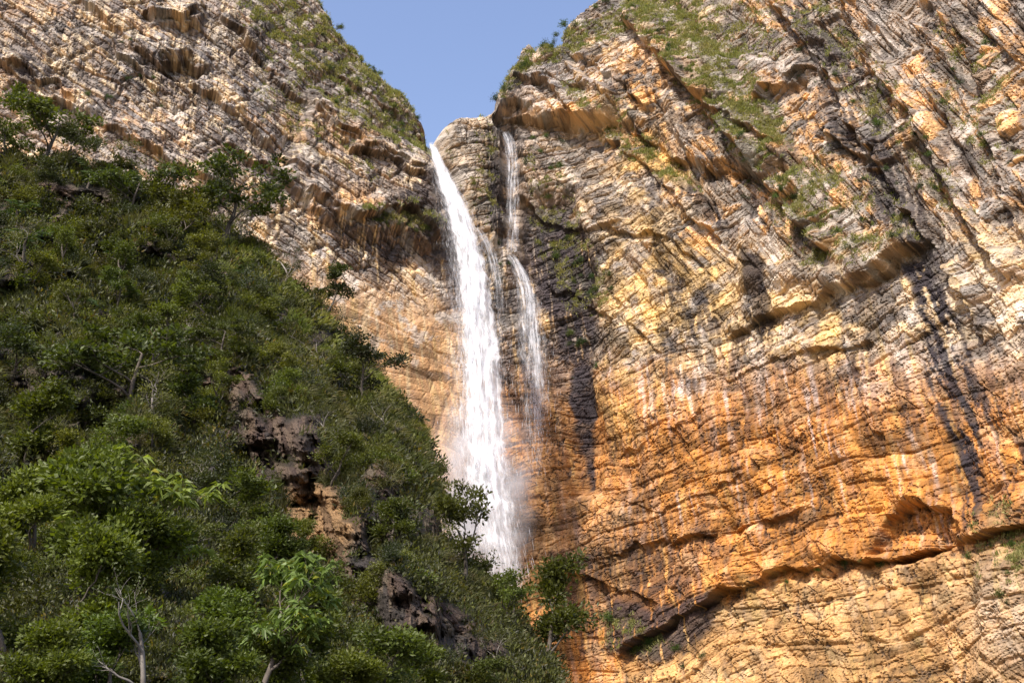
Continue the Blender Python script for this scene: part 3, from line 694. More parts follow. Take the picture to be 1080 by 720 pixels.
hN = np.cross(np.gradient(Ph, axis=0), np.gradient(Ph, axis=1)); hN /= np.linalg.norm(hN, axis=-1, keepdims=True) + 1e-9

# ------------------------------------------------------------------ grass and low growth (uncountable)
def sample(n, dens, r_, nu, nv):
    p = dens.ravel() / dens.sum(); k = r_.choice(dens.size, n, p=p); return k // nv, k % nv
r1 = np.random.default_rng(21)
vis = (U > -60) & (U < 640) & (VV < 760) & (VV > -20)
du = (vs0[:, None] * -1 + 720).clip(60) / 600
patch = fbm(Ph[..., 0] / 6, Ph[..., 1] / 6, 3, 701)
# grass: arching blades in tufts
dens = vis * np.clip(1.02 - rk * 1.5, 0.0, 1) * du * (smooth(-.2, .25, patch) + 1.2 * blob(U, VV, 390, 400, 80, 60, 45)) * smooth(35, 65, KR)
I, J = sample(11000, dens, r1, NU, NV); base_p = Ph[I, J] - hN[I, J] * .02; kk = KR[I, J]
nb = 9; bp = np.repeat(base_p, nb, 0); k2 = np.repeat(kk, nb); n = len(bp)
tl = np.repeat(r1.uniform(.45, 1.25, len(kk)) * np.clip(kk / 80, .45, 1.15), nb)
out_ = np.repeat(hN[I, J], nb, 0) * .5 + r1.normal(size=(n, 3)) * .45 + np.array([.12, -.15, .75])
out_ /= np.linalg.norm(out_, axis=1, keepdims=True)
sd_ = np.cross(out_, r1.normal(size=(n, 3))); sd_ /= np.linalg.norm(sd_, axis=1, keepdims=True)
wd = np.clip(k2 * .00045, .012, .06)[:, None]
bp = bp + r1.normal(size=(n, 3)) * .12
mid = bp + out_ * tl[:, None] * .6; tp = bp + out_ * tl[:, None] * 1.05 - np.array([0, 0, .38]) * tl[:, None] + hN[np.repeat(I, nb), np.repeat(J, nb)] * .25 * tl[:, None]
Vg = np.stack([bp - sd_ * wd, mid - sd_ * wd * .8, tp, mid + sd_ * wd * .8, bp + sd_ * wd], 1).reshape(-1, 3)
b5 = np.arange(n)[:, None] * 5; Fg = np.concatenate([b5 + np.array([[0, 1, 3, 4]]), ], 0)
# tips as quads sharing a doubled vertex are avoided: second face uses a midpoint fan
Vx = (mid + tp) / 2
Vg2 = np.stack([mid - sd_ * wd * .8, Vx - sd_ * wd * .4, tp, mid + sd_ * wd * .8], 1).reshape(-1, 3)
Fg2 = np.arange(4 * n).reshape(n, 4)
mixg = np.repeat(np.clip(.5 + .9 * fbm(base_p[:, 0] / 9, base_p[:, 1] / 9 + base_p[:, 2] / 9, 3, 711) + .15 * r1.normal(size=len(kk)), 0, 1), nb)[:, None]
cg = (np.array([.052, .066, .012]) * (1 - mixg) + np.array([.095, .085, .036]) * mixg) * (1 + 2.0 * np.repeat(blob(U[I, J], VV[I, J], 385, 370, 80, 55, 40) + .8 * blob(U[I, J], VV[I, J], 250, 275, 90, 25, 35), nb)[:, None]) * (1 + .25 * r1.normal(size=(n, 1))).clip(.4, 1.8)  # blades near the ridge coloured brighter, sunlit rim painted in
Vg, Fg, cg = cat([(Vg, Fg, np.repeat(cg, 5, 0)), (Vg2, Fg2, np.repeat(cg, 4, 0))])
gr = obj('grass', np_mesh('grass', Vg, Fg, cg), M_grass)
tag(gr, 'long green and straw coloured grass arching over the shaded hillside', 'grass', kind='stuff')
# leafy ground cover
dens = vis * np.clip(1.0 - rk * 1.6, 0.004, 1) * (.25 + du) * (.35 + smooth(.15, -.25, patch) + smooth(60, 35, KR))
I, J = sample(20000, dens, r1, NU, NV); kk = KR[I, J]; npl = 16
sz = np.clip(kk * .013, .25, 1.1) * r1.uniform(.5, 1.7, len(kk)); n = len(kk) * npl
off = r1.normal(size=(n, 3)); off /= np.linalg.norm(off, axis=1, keepdims=True); off *= r1.random((n, 1)) ** .4
cen = np.repeat(Ph[I, J] + hN[I, J] * sz[:, None] * .25, npl, 0) + off * np.repeat(sz, npl)[:, None] * np.array([.6, .6, .5])
lc = np.repeat(leafcols(len(kk), (.046, .055, .014), r1, .55, .08), npl, 0) * (1 + .3 * r1.normal(size=(n, 1))).clip(.4, 2)
ls = np.clip(np.repeat(kk, npl) * .0042, .07, .45)
Vl, Fl, cl = leaves(cen, off + np.array([0, -.1, .5]) + r1.normal(size=(n, 3)) * .4, ls * r1.uniform(.7, 1.4, n), ls * .5, lc, r1)
gc = obj('ground_cover', np_mesh('ground_cover', Vl, Fl, cl), M_leaf)
tag(gc, 'tangled low green ground cover between the shrubs of the hillside', 'undergrowth', kind='stuff')

# ------------------------------------------------------------------ shrubs on the hillside: individuals
def make_shrub(seed, base, ls, nl, form=1.0):
    r_ = np.random.default_rng(seed); root = empty('shrub', (0, 0, 0)); tips = []; st = []
    for k in range(9):
        a = r_.random() * 6.283; d = np.array([math.cos(a) * .65, math.sin(a) * .65, .5 + .6 * r_.random()]); p = np.zeros(3); path = [p]; ln = r_.uniform(.5, .95)
        for i in range(4): d = d + r_.normal(size=3) * .2; p = p + d / np.linalg.norm(d) * ln / 4; path.append(p)
        st.append(tube(path, [.02, .016, .012, .009, .005], 4)); tips += [path[-1], path[-2], path[-3] * 1.05]
    V, Fc, _ = cat(st); obj('stem', np_mesh('shrub_stem', V, Fc, None, True), M_bark, root)
    tips = np.array(tips); per = nl // len(tips); n = per * len(tips); cen = np.repeat(tips, per, 0)
    off = r_.normal(size=(n, 3)); off /= np.linalg.norm(off, axis=1, keepdims=True); off *= r_.random((n, 1)) ** .7 * .3
    off[:, 2] *= form
    cc = np.repeat(leafcols(len(tips), base, r_, .22, 0), per, 0) * leafcols(n, (1, 1, 1), r_, .25, .1)
    V, Fc, cc = leaves(cen + off, off * 3 + np.array([0, 0, .35]) + r_.normal(size=(n, 3)) * .35, ls * r_.uniform(.7, 1.4, n), ls * .5, cc, r_)
    obj('foliage', np_mesh('shrub_foliage', V, Fc, cc), M_leaf, root); return root
SH = [make_shrub(1, (.095, .115, .018), .11, 1100), make_shrub(2, (.14, .155, .024), .085, 1500), make_shrub(3, (.05, .066, .018), .075, 1500), make_shrub(4, (.15, .14, .04), .085, 1000, .7), make_shrub(5, (.10, .14, .018), .15, 600)]
used_sh = [False] * 5
sh_txt = ['green', 'bright green', 'dark small-leaved', 'yellowish thin-leaved', 'broad-leaved']
r2 = np.random.default_rng(5)
cnt = 0; tries = 0; placed = []; shr = []
while cnt < 235 and tries < 9000:
    tries += 1; uq = r2.uniform(-20, 590); vq = r2.uniform(165, 735)
    vsx = float(interp(uq, HS))
    if vq < vsx + 2: continue
    i, j = hidx(uq, vq)
    if rk[max(i - 6, 0):i + 7:3, max(j - 12, 0):j + 3:3].mean() > .55: continue
    if polymask(np.array([uq]), np.array([vq]), [(230, 240), (300, 290), (390, 400), (470, 480), (455, 560), (400, 470), (310, 400), (240, 300)], 1)[0] > .5 and r2.random() < .6: continue
    k = KR[i, j]; px = r2.uniform(20, 44) * (1.7 if vq > 520 else 1)
    if any((a - uq) ** 2 + (b - vq) ** 2 < (.42 * (px + c)) ** 2 * .6 for a, b, c in placed): continue
    placed.append((uq, vq, px)); kd = int(r2.choice(5, p=[.28, .22, .22, .16, .12]))
    o = SH[kd] if not used_sh[kd] else copy_tree(SH[kd]); used_sh[kd] = True
    p, _, _ = hill_pt(uq, vq, .1); o.location = p; s = px * k / F * .72; o.scale = (s * r2.uniform(.9, 1.3), s * r2.uniform(.9, 1.3), s * r2.uniform(.75, 1.1)); o.rotation_euler = (r2.normal() * .12, r2.normal() * .12, r2.random() * 6.28)
    shr.append((o, uq, vq, px, kd)); cnt += 1

# ------------------------------------------------------------------ trees
T_flat = [make_tree('tree', s, 1.0, 1.05, (.10, .125, .022), .048, 2600, .085, .40, forks=3, first=.5, lean=.2) for s in (11, 12, 13)]
T_bush = [make_tree('tree', s, 1.0, .75, (.13, .155, .022), .046, 3400, .12, .75, forks=3, first=.18, upb=.8, lean=.25) for s in (14, 15, 28)]
T_dark = [make_tree('tree', s, 1.0, .8, (.055, .07, .018), .042, 3000, .12, .65, forks=3, first=.3) for s in (16, 17)]
T_thin = [make_tree('tree', s, 1.0, .75, (.12, .13, .035), .036, 1000, .09, .6, forks=3, first=.3, bark=M_pale) for s in (18, 19)]
T_layer = [make_tree('tree', s, 1.0, .8, (.14, .165, .026), .042, 2500, .10, .45, forks=3, first=.3, upb=.55, lean=.15) for s in (31, 32)]
T_near = [make_tree('tree', s, 1.0, .7, (.12, .16, .02), .040, 9000, .095, .8, forks=3, depth=4, first=.15, upb=.9, lean=.25) for s in (20, 26, 27)]
T_big = [make_tree('tree', s, 1.0, .8, (.11, .15, .03), .085, 1, big=True, forks=4, depth=3, first=.5, bark=M_bark) for s in (21, 22)]
T_bare = [make_tree('tree', 23, 1.0, .7, (.1, .12, .03), .02, 500, .06, .6, bark=M_pale, forks=3, depth=3, first=.4)]
bank = dict(flat=T_flat, bush=T_bush, dark=T_dark, thin=T_thin, near=T_near, big=T_big, layer=T_layer, bare=T_bare); usedt = set()
TREES = [
 (95, 700, 150, 1.15, 'near', 0, 'leafy tree overlapping the large foreground tree on its right'),
 (200, 790, 120, 1.25, 'near', 2, 'bushy tree at the bottom edge right of the pale trunk'),
 (20, 600, 110, 1.2, 'near', 1, 'leafy tree at the left edge above the corner tree'),
 (285, 800, 110, 1.2, 'near', 1, 'yellow green tree at the bottom edge under the large-leaved tree'),
 (55, 780, 120, 1.2, 'near', 2, 'low yellow green tree at the bottom edge near the left corner'),
 (140, 640, 110, 1.2, 'near', 0, 'dense tree between the large foreground tree and the large-leaved tree'),
 (325, 680, 62, 1.2, 'bush', 0, 'leafy tree beneath the lit orange rock'),
 (225, 640, 90, 1.2, 'bush', 2, 'leafy tree behind the tufted large-leaved crown'),
 (380, 800, 90, 1.3, 'near', 0, 'spreading tree at the bottom edge below the black rocks'),
 (100, 520, 80, 1.3, 'bush', 1, 'broad leafy tree under the middle rock band'),
 (190, 545, 66, 1.3, 'dark', 1, 'dark leafy tree in the shade left of the brown rock'),
 (530, 720, 60, 1.2, 'thin', 1, 'thin pale green tree at the foot of the hill'),
 (45, 585, 90, 1.3, 'near', 2, 'leafy tree behind the large foreground tree at the left'),
 (250, 560, 62, 1.4, 'bush', 2, 'low leafy tree left of the orange rock'),
 (130, 560, 90, 1.2, 'bush', 1, 'leafy tree above the large foreground tree'),
 (15, 420, 70, 1.3, 'dark', 0, 'dark tree at the left edge below the rock band'),
 (270, 620, 80, 1.3, 'near', 2, 'bushy tree right of the first large-leaved tree'),
 (300, 430, 50, 1.2, 'bush', 2, 'leafy tree right of the dark brown rock'),
 (420, 520, 46, 1.2, 'bush', 0, 'low tree hanging on the steep hill edge'),
 (430, 610, 46, 1.2, 'dark', 1, 'dark low tree above the black rocks'),
 (80, 265, 56, 1.2, 'flat', 1, 'flat-topped tree below the ridge trees'),
 (180, 380, 60, 1.2, 'thin', 0, 'airy tree above the umbrella shaped tree'),
 (240, 400, 52, 1.3, 'flat', 2, 'flat-topped tree above the dark brown rock'),
 (345, 470, 48, 1.2, 'thin', 1, 'airy tree on the bright shoulder'),
  # base u, base v, height px, width factor, kind, variant, label
 (40, 176, 84, 1.25, 'flat', 0, 'tallest flat-topped dark green tree at the upper left edge of the hill'),
 (8, 172, 62, 1.1, 'flat', 1, 'flat-topped tree cut by the left edge at the top of the hill'),
 (74, 182, 48, 1.1, 'dark', 0, 'small dark tree just right of the tallest flat-topped tree'),
 (118, 196, 42, 1.3, 'flat', 2, 'low spreading tree on the ridge against the pale left cliff'),
 (152, 208, 50, 1.3, 'thin', 0, 'thin airy tree on the ridge with sparse leaves'),
 (176, 258, 78, 1.15, 'bush', 0, 'round green tree below the ridge left of the twin crowned tree'),
 (236, 262, 92, 1.15, 'flat', 1, 'spreading dark tree standing out against the cliff on the ridge'),
 (212, 226, 52, 1.0, 'dark', 1, 'small tree behind the spreading ridge tree'),
 (256, 262, 56, 1.0, 'thin', 1, 'sparse tree at the right end of the upper ridge'),
 (300, 300, 52, .9, 'thin', 0, 'leafless looking thin tree on the steep ridge shoulder'),
 (343, 322, 56, 1.0, 'flat', 2, 'small tree leaning out over the orange cliff wall'),
 (386, 425, 66, 1.2, 'dark', 0, 'dark round tree on the hill edge left of the main waterfall'),
 (350, 408, 44, 1.2, 'bush', 1, 'rounded green tree beside the dark tree at the hill edge'),
 (310, 400, 40, 1.2, 'bush', 0, 'rounded bush tree on the bright grassy shoulder'),
 (122, 446, 112, 1.2, 'flat', 0, 'wide umbrella shaped tree in the middle of the hillside'),
 (162, 446, 70, 1.2, 'thin', 1, 'thin pale trunked tree right of the umbrella shaped tree'),
 (196, 462, 66, 1.3, 'flat', 2, 'low spreading tree above the dark rock face'),
 (28, 300, 64, 1.1, 'thin', 0, 'airy light green tree high on the left edge'),
 (130, 300, 50, 1.3, 'bush', 1, 'dense tree in the upper middle of the hillside'),
 (205, 330, 46, 1.4, 'dark', 1, 'low dark tree on the grassy upper slope'),
 (280, 345, 40, 1.3, 'dark', 0, 'low dark tree near the bright grass ridge'),
 (60, 400, 60, 1.1, 'dark', 1, 'dark tree left of the umbrella shaped tree'),
 (492, 622, 108, .95, 'layer', 0, 'slender layered tree standing in front of the foot of the waterfall'),
 (470, 600, 62, .9, 'thin', 1, 'thin sparse tree just left of the layered tree'),
 (574, 700, 118, 1.0, 'bush', 2, 'leafy tree at the right foot of the hill'),
 (545, 672, 66, 1.1, 'layer', 1, 'thin tree between the layered tree and the leafy foot tree'),
 (384, 650, 58, 1.15, 'bush', 1, 'bright green round tree beside the black rocks'),
 (30, 500, 100, 1.25, 'near', 0, 'bright leafy tree at the left edge halfway down'),
 (75, 640, 170, 1.2, 'near', 1, 'large bright leafy tree in the lower left foreground'),
 (10, 700, 150, 1.2, 'near', 2, 'dense tree filling the bottom left corner'),
 (182, 640, 165, .95, 'big', 0, 'tree with tufts of large drooping leaves behind the pale branching trunk'),
 (272, 735, 165, .85, 'big', 1, 'tree with large hanging leaf tufts near the bottom edge'),
 (150, 765, 175, .9, 'bare', 0, 'nearly bare tree with pale crooked trunk in the lower foreground'),
 (230, 720, 105, 1.3, 'near', 1, 'bushy tree between the two large-leaved trees'),
 (330, 740, 130, 1.2, 'near', 2, 'round green tree at the bottom below the orange rock'),
 (110, 760, 120, 1.3, 'near', 1, 'bushy tree at the bottom edge left of the pale trunk'),
 (440, 745, 75, 1.5, 'near', 0, 'small-leaved pale green tree under the black rocks'),
 (388, 760, 95, 1.3, 'bush', 0, 'dark leafy tree at the bottom edge right of the round tree'),
 (505, 745, 52, 1.4, 'bush', 1, 'low bushy tree at the bottom edge near the hill foot')]
r3 = np.random.default_rng(8)
MARKS = [(t[0], t[1] - t[2] * .5, t[6]) for t in TREES]
SHORT0 = {0: 'tallest flat-topped tree', 1: 'flat-topped tree at the left edge', 3: 'low spreading ridge tree', 5: 'round tree below the ridge', 6: 'spreading ridge tree', 9: 'thin tree on the ridge shoulder',
         10: 'tree leaning over the cliff wall', 11: 'dark round tree by the waterfall', 14: 'umbrella shaped tree', 16: 'spreading tree above the dark rock', 17: 'airy tree at the left edge', 18: 'dense upper hillside tree',
         19: 'low dark slope tree', 20: 'dark tree near the bright grass', 21: 'dark tree at middle left', 22: 'layered tree before the waterfall', 24: 'leafy tree at the hill foot', 26: 'bright round tree by the black rocks',
         27: 'leafy left edge tree', 28: 'large foreground tree', 29: 'tree in the bottom left corner', 30: 'first large-leaved tree', 31: 'large-leaved tree near the bottom', 32: 'pale crooked trunk', 34: 'round tree under the orange rock', 36: 'pale green tree under the black rocks'}
SHORT = {k + 24: v_ for k, v_ in SHORT0.items()}
def near_mark(uq, vq):
    best = min(SHORT, key=lambda i: math.hypot(MARKS[i][0] - uq, MARKS[i][1] - vq)); dx = uq - MARKS[best][0]; dy = vq - MARKS[best][1]
    if abs(dx) > abs(dy): d = 'right of the' if dx > 0 else 'left of the'
    else: d = 'below the' if dy > 0 else 'above the'
    return d + ' ' + SHORT[best]
def uniq(items, cat_, grp_):
    by = {}
    for o, uq, lab in items: by.setdefault(lab, []).append((uq, o))
    num = ['second', 'third', 'fourth', 'fifth', 'sixth', 'seventh', 'eighth', 'ninth', 'tenth', 'eleventh', 'twelfth', 'thirteenth', 'fourteenth', 'fifteenth', 'sixteenth', 'seventeenth', 'eighteenth', 'nineteenth', 'twentieth']
    for lab, l in by.items():
        l.sort(key=lambda t: t[0]); n = len(l)
        for i, (_, o) in enumerate(l):
            pre = '' if n == 1 else ('leftmost ' if i == 0 else 'rightmost ' if i == n - 1 else (num[i - 1] + '-from-left ' if i <= n // 2 else (num[n - 2 - i] + '-from-right ')))
            tag(o, pre + lab, cat_, grp_)
uniq([(o, a, ('large ' if c > 36 else 'small ' if c < 27 else '') + sh_txt[kd] + ' shrub ' + near_mark(a, b)) for o, a, b, c, kd in shr], 'shrub', 'shrubs covering the left hillside')
for (a, b, hp, wf, kd, vr, lab) in TREES:
    src = bank[kd][vr % len(bank[kd])]; key = (kd, vr % len(bank[kd]))
    o = src if key not in usedt else copy_tree(src); usedt.add(key)
    p, k, _ = hill_pt(a, min(b, 770), .2); s = hp * k / F * 1.02
    o.location = p; o.scale = (s * wf, s * wf, s); o.rotation_euler = (0, 0, r3.random() * 6.28 if usedt else 0)
    tag(o, lab, 'tree', 'trees on the left hillside')
extra = []; tries = 0
while len(extra) < 46 and tries < 4000:
    tries += 1; a = r3.uniform(0, 460); b = r3.uniform(200, 640)
    if b < float(interp(a, HS)) + 14: continue
    i, j = hidx(a, b)
    if rk[i, j] > .5 or any(math.hypot(a - e[1], b - e[2]) < 34 for e in extra): continue
    kd = ('flat', 'bush', 'dark', 'thin', 'layer')[int(r3.choice(5, p=[.25, .25, .15, .15, .2]))]; vr = int(r3.integers(len(bank[kd]))); src = bank[kd][vr]
    o = src if (kd, vr) not in usedt else copy_tree(src); usedt.add((kd, vr))
    p, k, _ = hill_pt(a, b, .2); hp = r3.uniform(34, 62); s = hp * k / F
    o.location = p; o.scale = (s * 1.2, s * 1.2, s); o.rotation_euler = (0, 0, r3.random() * 6.28)
    extra.append((o, a, b, dict(flat='spreading flat crowned', bush='round bright green', dark='round dark green', thin='sparse pale stemmed', layer='light green layered')[kd] + ' small tree ' + near_mark(a, b - hp / 2)))
uniq([(o, a, l) for o, a, b, l in extra], 'tree', 'trees on the left hillside')
for kd in bank:
    for i_, src in enumerate(bank[kd]):
        if (kd, i_) not in usedt:
            for ch in list(src.children): bpy.data.objects.remove(ch)
            bpy.data.objects.remove(src)

# palms and rosette plants
def make_palm(seed, trunk=.55, nf=13):
    r_ = np.random.default_rng(seed); root = empty('palm', (0, 0, 0))
    V, Fc = tube([(0, 0, 0), (.02, 0, trunk * .5), (.0, .02, trunk)], [.05, .04, .035], 6); obj('trunk', np_mesh('palm_trunk', V, Fc, None, True), M_bark, root)
    for f in range(nf):
        a = 6.283 * f / nf + r_.normal() * .15; el = r_.uniform(.1, 1.1); parts = []; p = np.array([0, .01, trunk]); d = np.array([math.cos(a) * math.cos(el), math.sin(a) * math.cos(el), math.sin(el)]); path = [p]
        for i in range(8): d = d + np.array([0, 0, -.13]); d /= np.linalg.norm(d); p = p + d * .085; path.append(p)
        path = np.array(path); sd2 = np.cross(path[4] - path[0], [0, 0, 1]); sd2 /= np.linalg.norm(sd2) + 1e-9
        cen = np.repeat(path[1:], 4, 0); n = len(cen); sg = np.tile([1, -1, 1, -1], n // 4)[:, None]
        V1, F1, c1 = leaves(cen, sd2[None] * sg + (path[-1] - path[0])[None] * .8 + np.array([0, 0, -.25]), .2, .03, leafcols(n, (.06, .10, .03), r_, .2, .05), r_)
        V2, F2 = tube(path, np.linspace(.01, .004, len(path)), 4); V3, F3, c3 = cat([(V1, F1, c1), (V2, F2, np.tile([.08, .1, .03], (len(V2), 1)))])
        obj('frond', np_mesh('palm_frond', V3, F3, c3), M_leaf, root)
    return root
pm = make_palm(3)
for i, (a, b, hp, lab) in enumerate([(92, 198, 30, 'small dark palm on the skyline beside the small dark tree'), (136, 208, 26, 'small palm below the low spreading ridge tree'), (25, 275, 44, 'palm with narrow trunk at the upper left of the hillside'), (122, 285, 40, 'palm in the middle of the upper hillside grass'), (88, 330, 30, 'low palm below the upper left palm'), (160, 470, 30, 'palm in the shade under the umbrella shaped tree'), (255, 300, 26, 'low palm on the bright grassy ridge'), (18, 238, 36, 'palm cut short near the left edge under the flat-topped trees')]):
    o = pm if i == 0 else copy_tree(pm); p, k, _ = hill_pt(a, b, .1); o.location = p; s = hp * k / F; o.scale = (s,) * 3; o.rotation_euler = (0, .08, i * 1.3)
    tag(o, lab, 'palm', 'small palms on the hillside')

# ------------------------------------------------------------------ plants of the cliff
r4 = np.random.default_rng(31)
vm = (fu > -20) & (fu < 1100) & (fv > -15) & (fv < 735)
dens = vm * np.clip(veg, 0, 1) ** 1.3 * smooth(-.05, .45, upf + .3 * n_fine) * (.15 + smooth(-.1, .25, fbm(S / 5, Z / 5, 3, 977)))
I, J = sample(15000, dens, r4, NS, NZ); nb = 9; bp = np.repeat(P[I, J], nb, 0); n = len(bp); tn = np.repeat(nn[I, J], nb, 0)
tn = np.where(tn[:, 1:2] > 0, -tn, tn)
dirs = tn * .6 + r4.normal(size=(n, 3)) * .5 + np.array([0, 0, .6]); ln = np.repeat(r4.uniform(.5, 1.3, len(I)), nb)
gm = np.repeat(np.clip(.45 + .8 * n_mid[I, J] + .2 * r4.normal(size=len(I)), 0, 1), nb)[:, None]
cgc = (np.array([.13, .17, .035]) * (1 - gm) + np.array([.29, .27, .11]) * gm) * (1 + .25 * r4.normal(size=(n, 1))).clip(.4, 1.8)
Vc, Fc_, cc = leaves(bp + r4.normal(size=(n, 3)) * .3, dirs, ln, .2, cgc, r4)
o = obj('cliff_grass', np_mesh('cliff_grass', Vc, Fc_, cc), M_grass); tag(o, 'yellow green grass tufts growing on the ledges of the cliff', 'grass', kind='stuff')
CS = [make_shrub(41, (.10, .16, .03), .14, 420), make_shrub(42, (.06, .10, .025), .13, 420)]
for c in CS: c.name = 'cliff_shrub'
usedc = [False, False]
spots = []
def crow(n, pts, spread, lo, hi):
    pts = np.array(pts, float); Ls = np.r_[0, np.cumsum(np.hypot(*np.diff(pts, axis=0).T))]
    for t in r4.random(n) * Ls[-1]: spots.append((np.interp(t, Ls, pts[:, 0]) + r4.normal() * spread, np.interp(t, Ls, pts[:, 1]) + r4.normal() * spread, r4.uniform(lo, hi)))
zt = []
def grp(txt, *a):
    n0 = len(spots); crow(*a); zt.extend([txt] * (len(spots) - n0))
grp('on the grassy left cliff slope below the skyline', 34, [(290, 10), (350, 70), (430, 140)], 14, 5, 10)
grp('along the left skyline beside the blue sky', 9, [(345, 16), (372, 46), (400, 82), (440, 128)], 1.5, 5, 9)
grp('on the long diagonal grassy ramp of the right cliff', 30, [(660, 5), (730, 85), (790, 160), (850, 232)], 7, 5, 11)
grp('on the crest of the right cliff against the sky', 16, [(520, 112), (548, 78), (580, 48), (612, 18), (640, 4)], 3, 7, 14)
grp('on the steep upper right wall', 34, [(800, 20), (900, 90), (960, 190), (1040, 60), (1060, 200)], 26, 5, 12)
grp('on the grey bulge in the middle of the right cliff', 20, [(800, 190), (880, 230), (960, 262)], 14, 6, 12)
grp('in the wet gully right of the thin waterfall', 26, [(565, 150), (580, 200), (600, 250), (622, 300), (640, 320)], 11, 6, 13)
grp('in the dark recess beside the black streak', 10, [(590, 330), (610, 370), (615, 390)], 9, 5, 12)
grp('on the ledge left of the main waterfall', 16, [(380, 232), (430, 232), (462, 248)], 4, 6, 11)
grp('on the rock buttress between the two waterfalls', 10, [(490, 170), (505, 220), (530, 262), (535, 320)], 6, 4, 9)
grp('in the long overhang crack at the lower right', 12, [(760, 632), (850, 606), (910, 598), (930, 590)], 5, 6, 12)
grp('on the pale rock at the lower right corner', 14, [(1040, 560), (1060, 600), (1080, 580), (1050, 640)], 12, 7, 16)
grp('in the shaded notch at the foot of the orange wall', 10, [(640, 660), (655, 675), (740, 690)], 8, 8, 18)
grp('on the pale face of the left cliff', 14, [(60, 60), (180, 110), (280, 140), (300, 200)], 24, 5, 10)
csh = []
for (a, b, px), z_ in zip(spots, zt):
    kd = int(r4.random() < .45); o = CS[kd] if not usedc[kd] else copy_tree(CS[kd]); usedc[kd] = True
    p = wall_pt(a, b, -.2); k = (p - CAM)[1] * cp + (p - CAM)[2] * sp_
    o.location = p; s = px * k / F * .75; o.scale = (s * 1.1, s * 1.1, s * .9); o.rotation_euler = (r4.normal() * .2 - .3, 0, r4.random() * 6.28)
    csh.append((o, a, ('light green' if kd == 0 else 'dark green') + ' bush ' + z_))
uniq(csh, 'bush', 'bushes growing on the cliff')

# ------------------------------------------------------------------ waterfalls
def water_material(name, dens, streak=7.0):
    m, t, out, N = mat(name); L = t.links.new
    al = N('ShaderNodeAttribute', attribute_name='alpha'); ac = N('ShaderNodeAttribute', attribute_name='across'); ad = N('ShaderNodeAttribute', attribute_name='along')
    cb = N('ShaderNodeCombineXYZ'); L(ac.outputs['Fac'], cb.inputs[0]); L(ad.outputs['Fac'], cb.inputs[1])
    mp = N('ShaderNodeMapping'); mp.inputs['Scale'].default_value = (streak, .12, 1); L(cb.outputs[0], mp.inputs[0])
    n = N('ShaderNodeTexNoise', Scale=1.0, Detail=5.0, Roughness=.65); L(mp.outputs[0], n.inputs[0])
    r = N('ShaderNodeMapRange'); r.inputs[1].default_value = .36; r.inputs[2].default_value = .64; L(n.outputs[0], r.inputs[0])
    ad1 = N('ShaderNodeMath', operation='MULTIPLY_ADD'); L(r.outputs[0], ad1.inputs[0]); ad1.inputs[1].default_value = 1.0; ad1.inputs[2].default_value = dens
    mp3 = N('ShaderNodeMapping'); mp3.inputs['Scale'].default_value = (2.6, .22, 1); L(cb.outputs[0], mp3.inputs[0])
    n3 = N('ShaderNodeTexNoise', Scale=1.0, Detail=4.0, Roughness=.6, Distortion=.6); L(mp3.outputs[0], n3.inputs[0])
    r3_ = N('ShaderNodeMapRange'); r3_.inputs[1].default_value = .34; r3_.inputs[2].default_value = .6; r3_.inputs[3].default_value = .35; r3_.inputs[4].default_value = 1.25; L(n3.outputs[0], r3_.inputs[0])
    m3 = N('ShaderNodeMath', operation='MULTIPLY'); L(ad1.outputs[0], m3.inputs[0]); L(r3_.outputs[0], m3.inputs[1])
    mu = N('ShaderNodeMath', operation='MULTIPLY', use_clamp=True); L(m3.outputs[0], mu.inputs[0]); L(al.outputs['Fac'], mu.inputs[1])
    df = N('ShaderNodeBsdfDiffuse', Color=(.9, .92, .95, 1)); tr = N('ShaderNodeBsdfTranslucent', Color=(.9, .92, .95, 1)); mx0 = N('ShaderNodeMixShader'); mx0.inputs[0].default_value = .3
    L(df.outputs[0], mx0.inputs[1]); L(tr.outputs[0], mx0.inputs[2])
    tp_ = N('ShaderNodeBsdfTransparent'); mx = N('ShaderNodeMixShader'); L(mu.outputs[0], mx.inputs[0]); L(tp_.outputs[0], mx.inputs[1]); L(mx0.outputs[0], mx.inputs[2]); L(mx.outputs[0], out.inputs[0]); return m
M_w1 = water_material('falling_water_dense', .5); M_w2 = water_material('falling_water_veil', -.05, 9.0)
def drop_material():
    m, t, out, N = mat('spray_drops'); L = t.links.new
    df = N('ShaderNodeBsdfDiffuse', Color=(.9, .92, .95, 1)); tr = N('ShaderNodeBsdfTranslucent', Color=(.9, .92, .95, 1)); mx = N('ShaderNodeMixShader'); mx.inputs[0].default_value = .4
    tp_ = N('ShaderNodeBsdfTransparent'); m2 = N('ShaderNodeMixShader'); m2.inputs[0].default_value = .45
    L(df.outputs[0], mx.inputs[1]); L(tr.outputs[0], mx.inputs[2]); L(mx.outputs[0], m2.inputs[2]); L(tp_.outputs[0], m2.inputs[1]); L(m2.outputs[0], out.inputs[0]); return m
M_drop = drop_material()
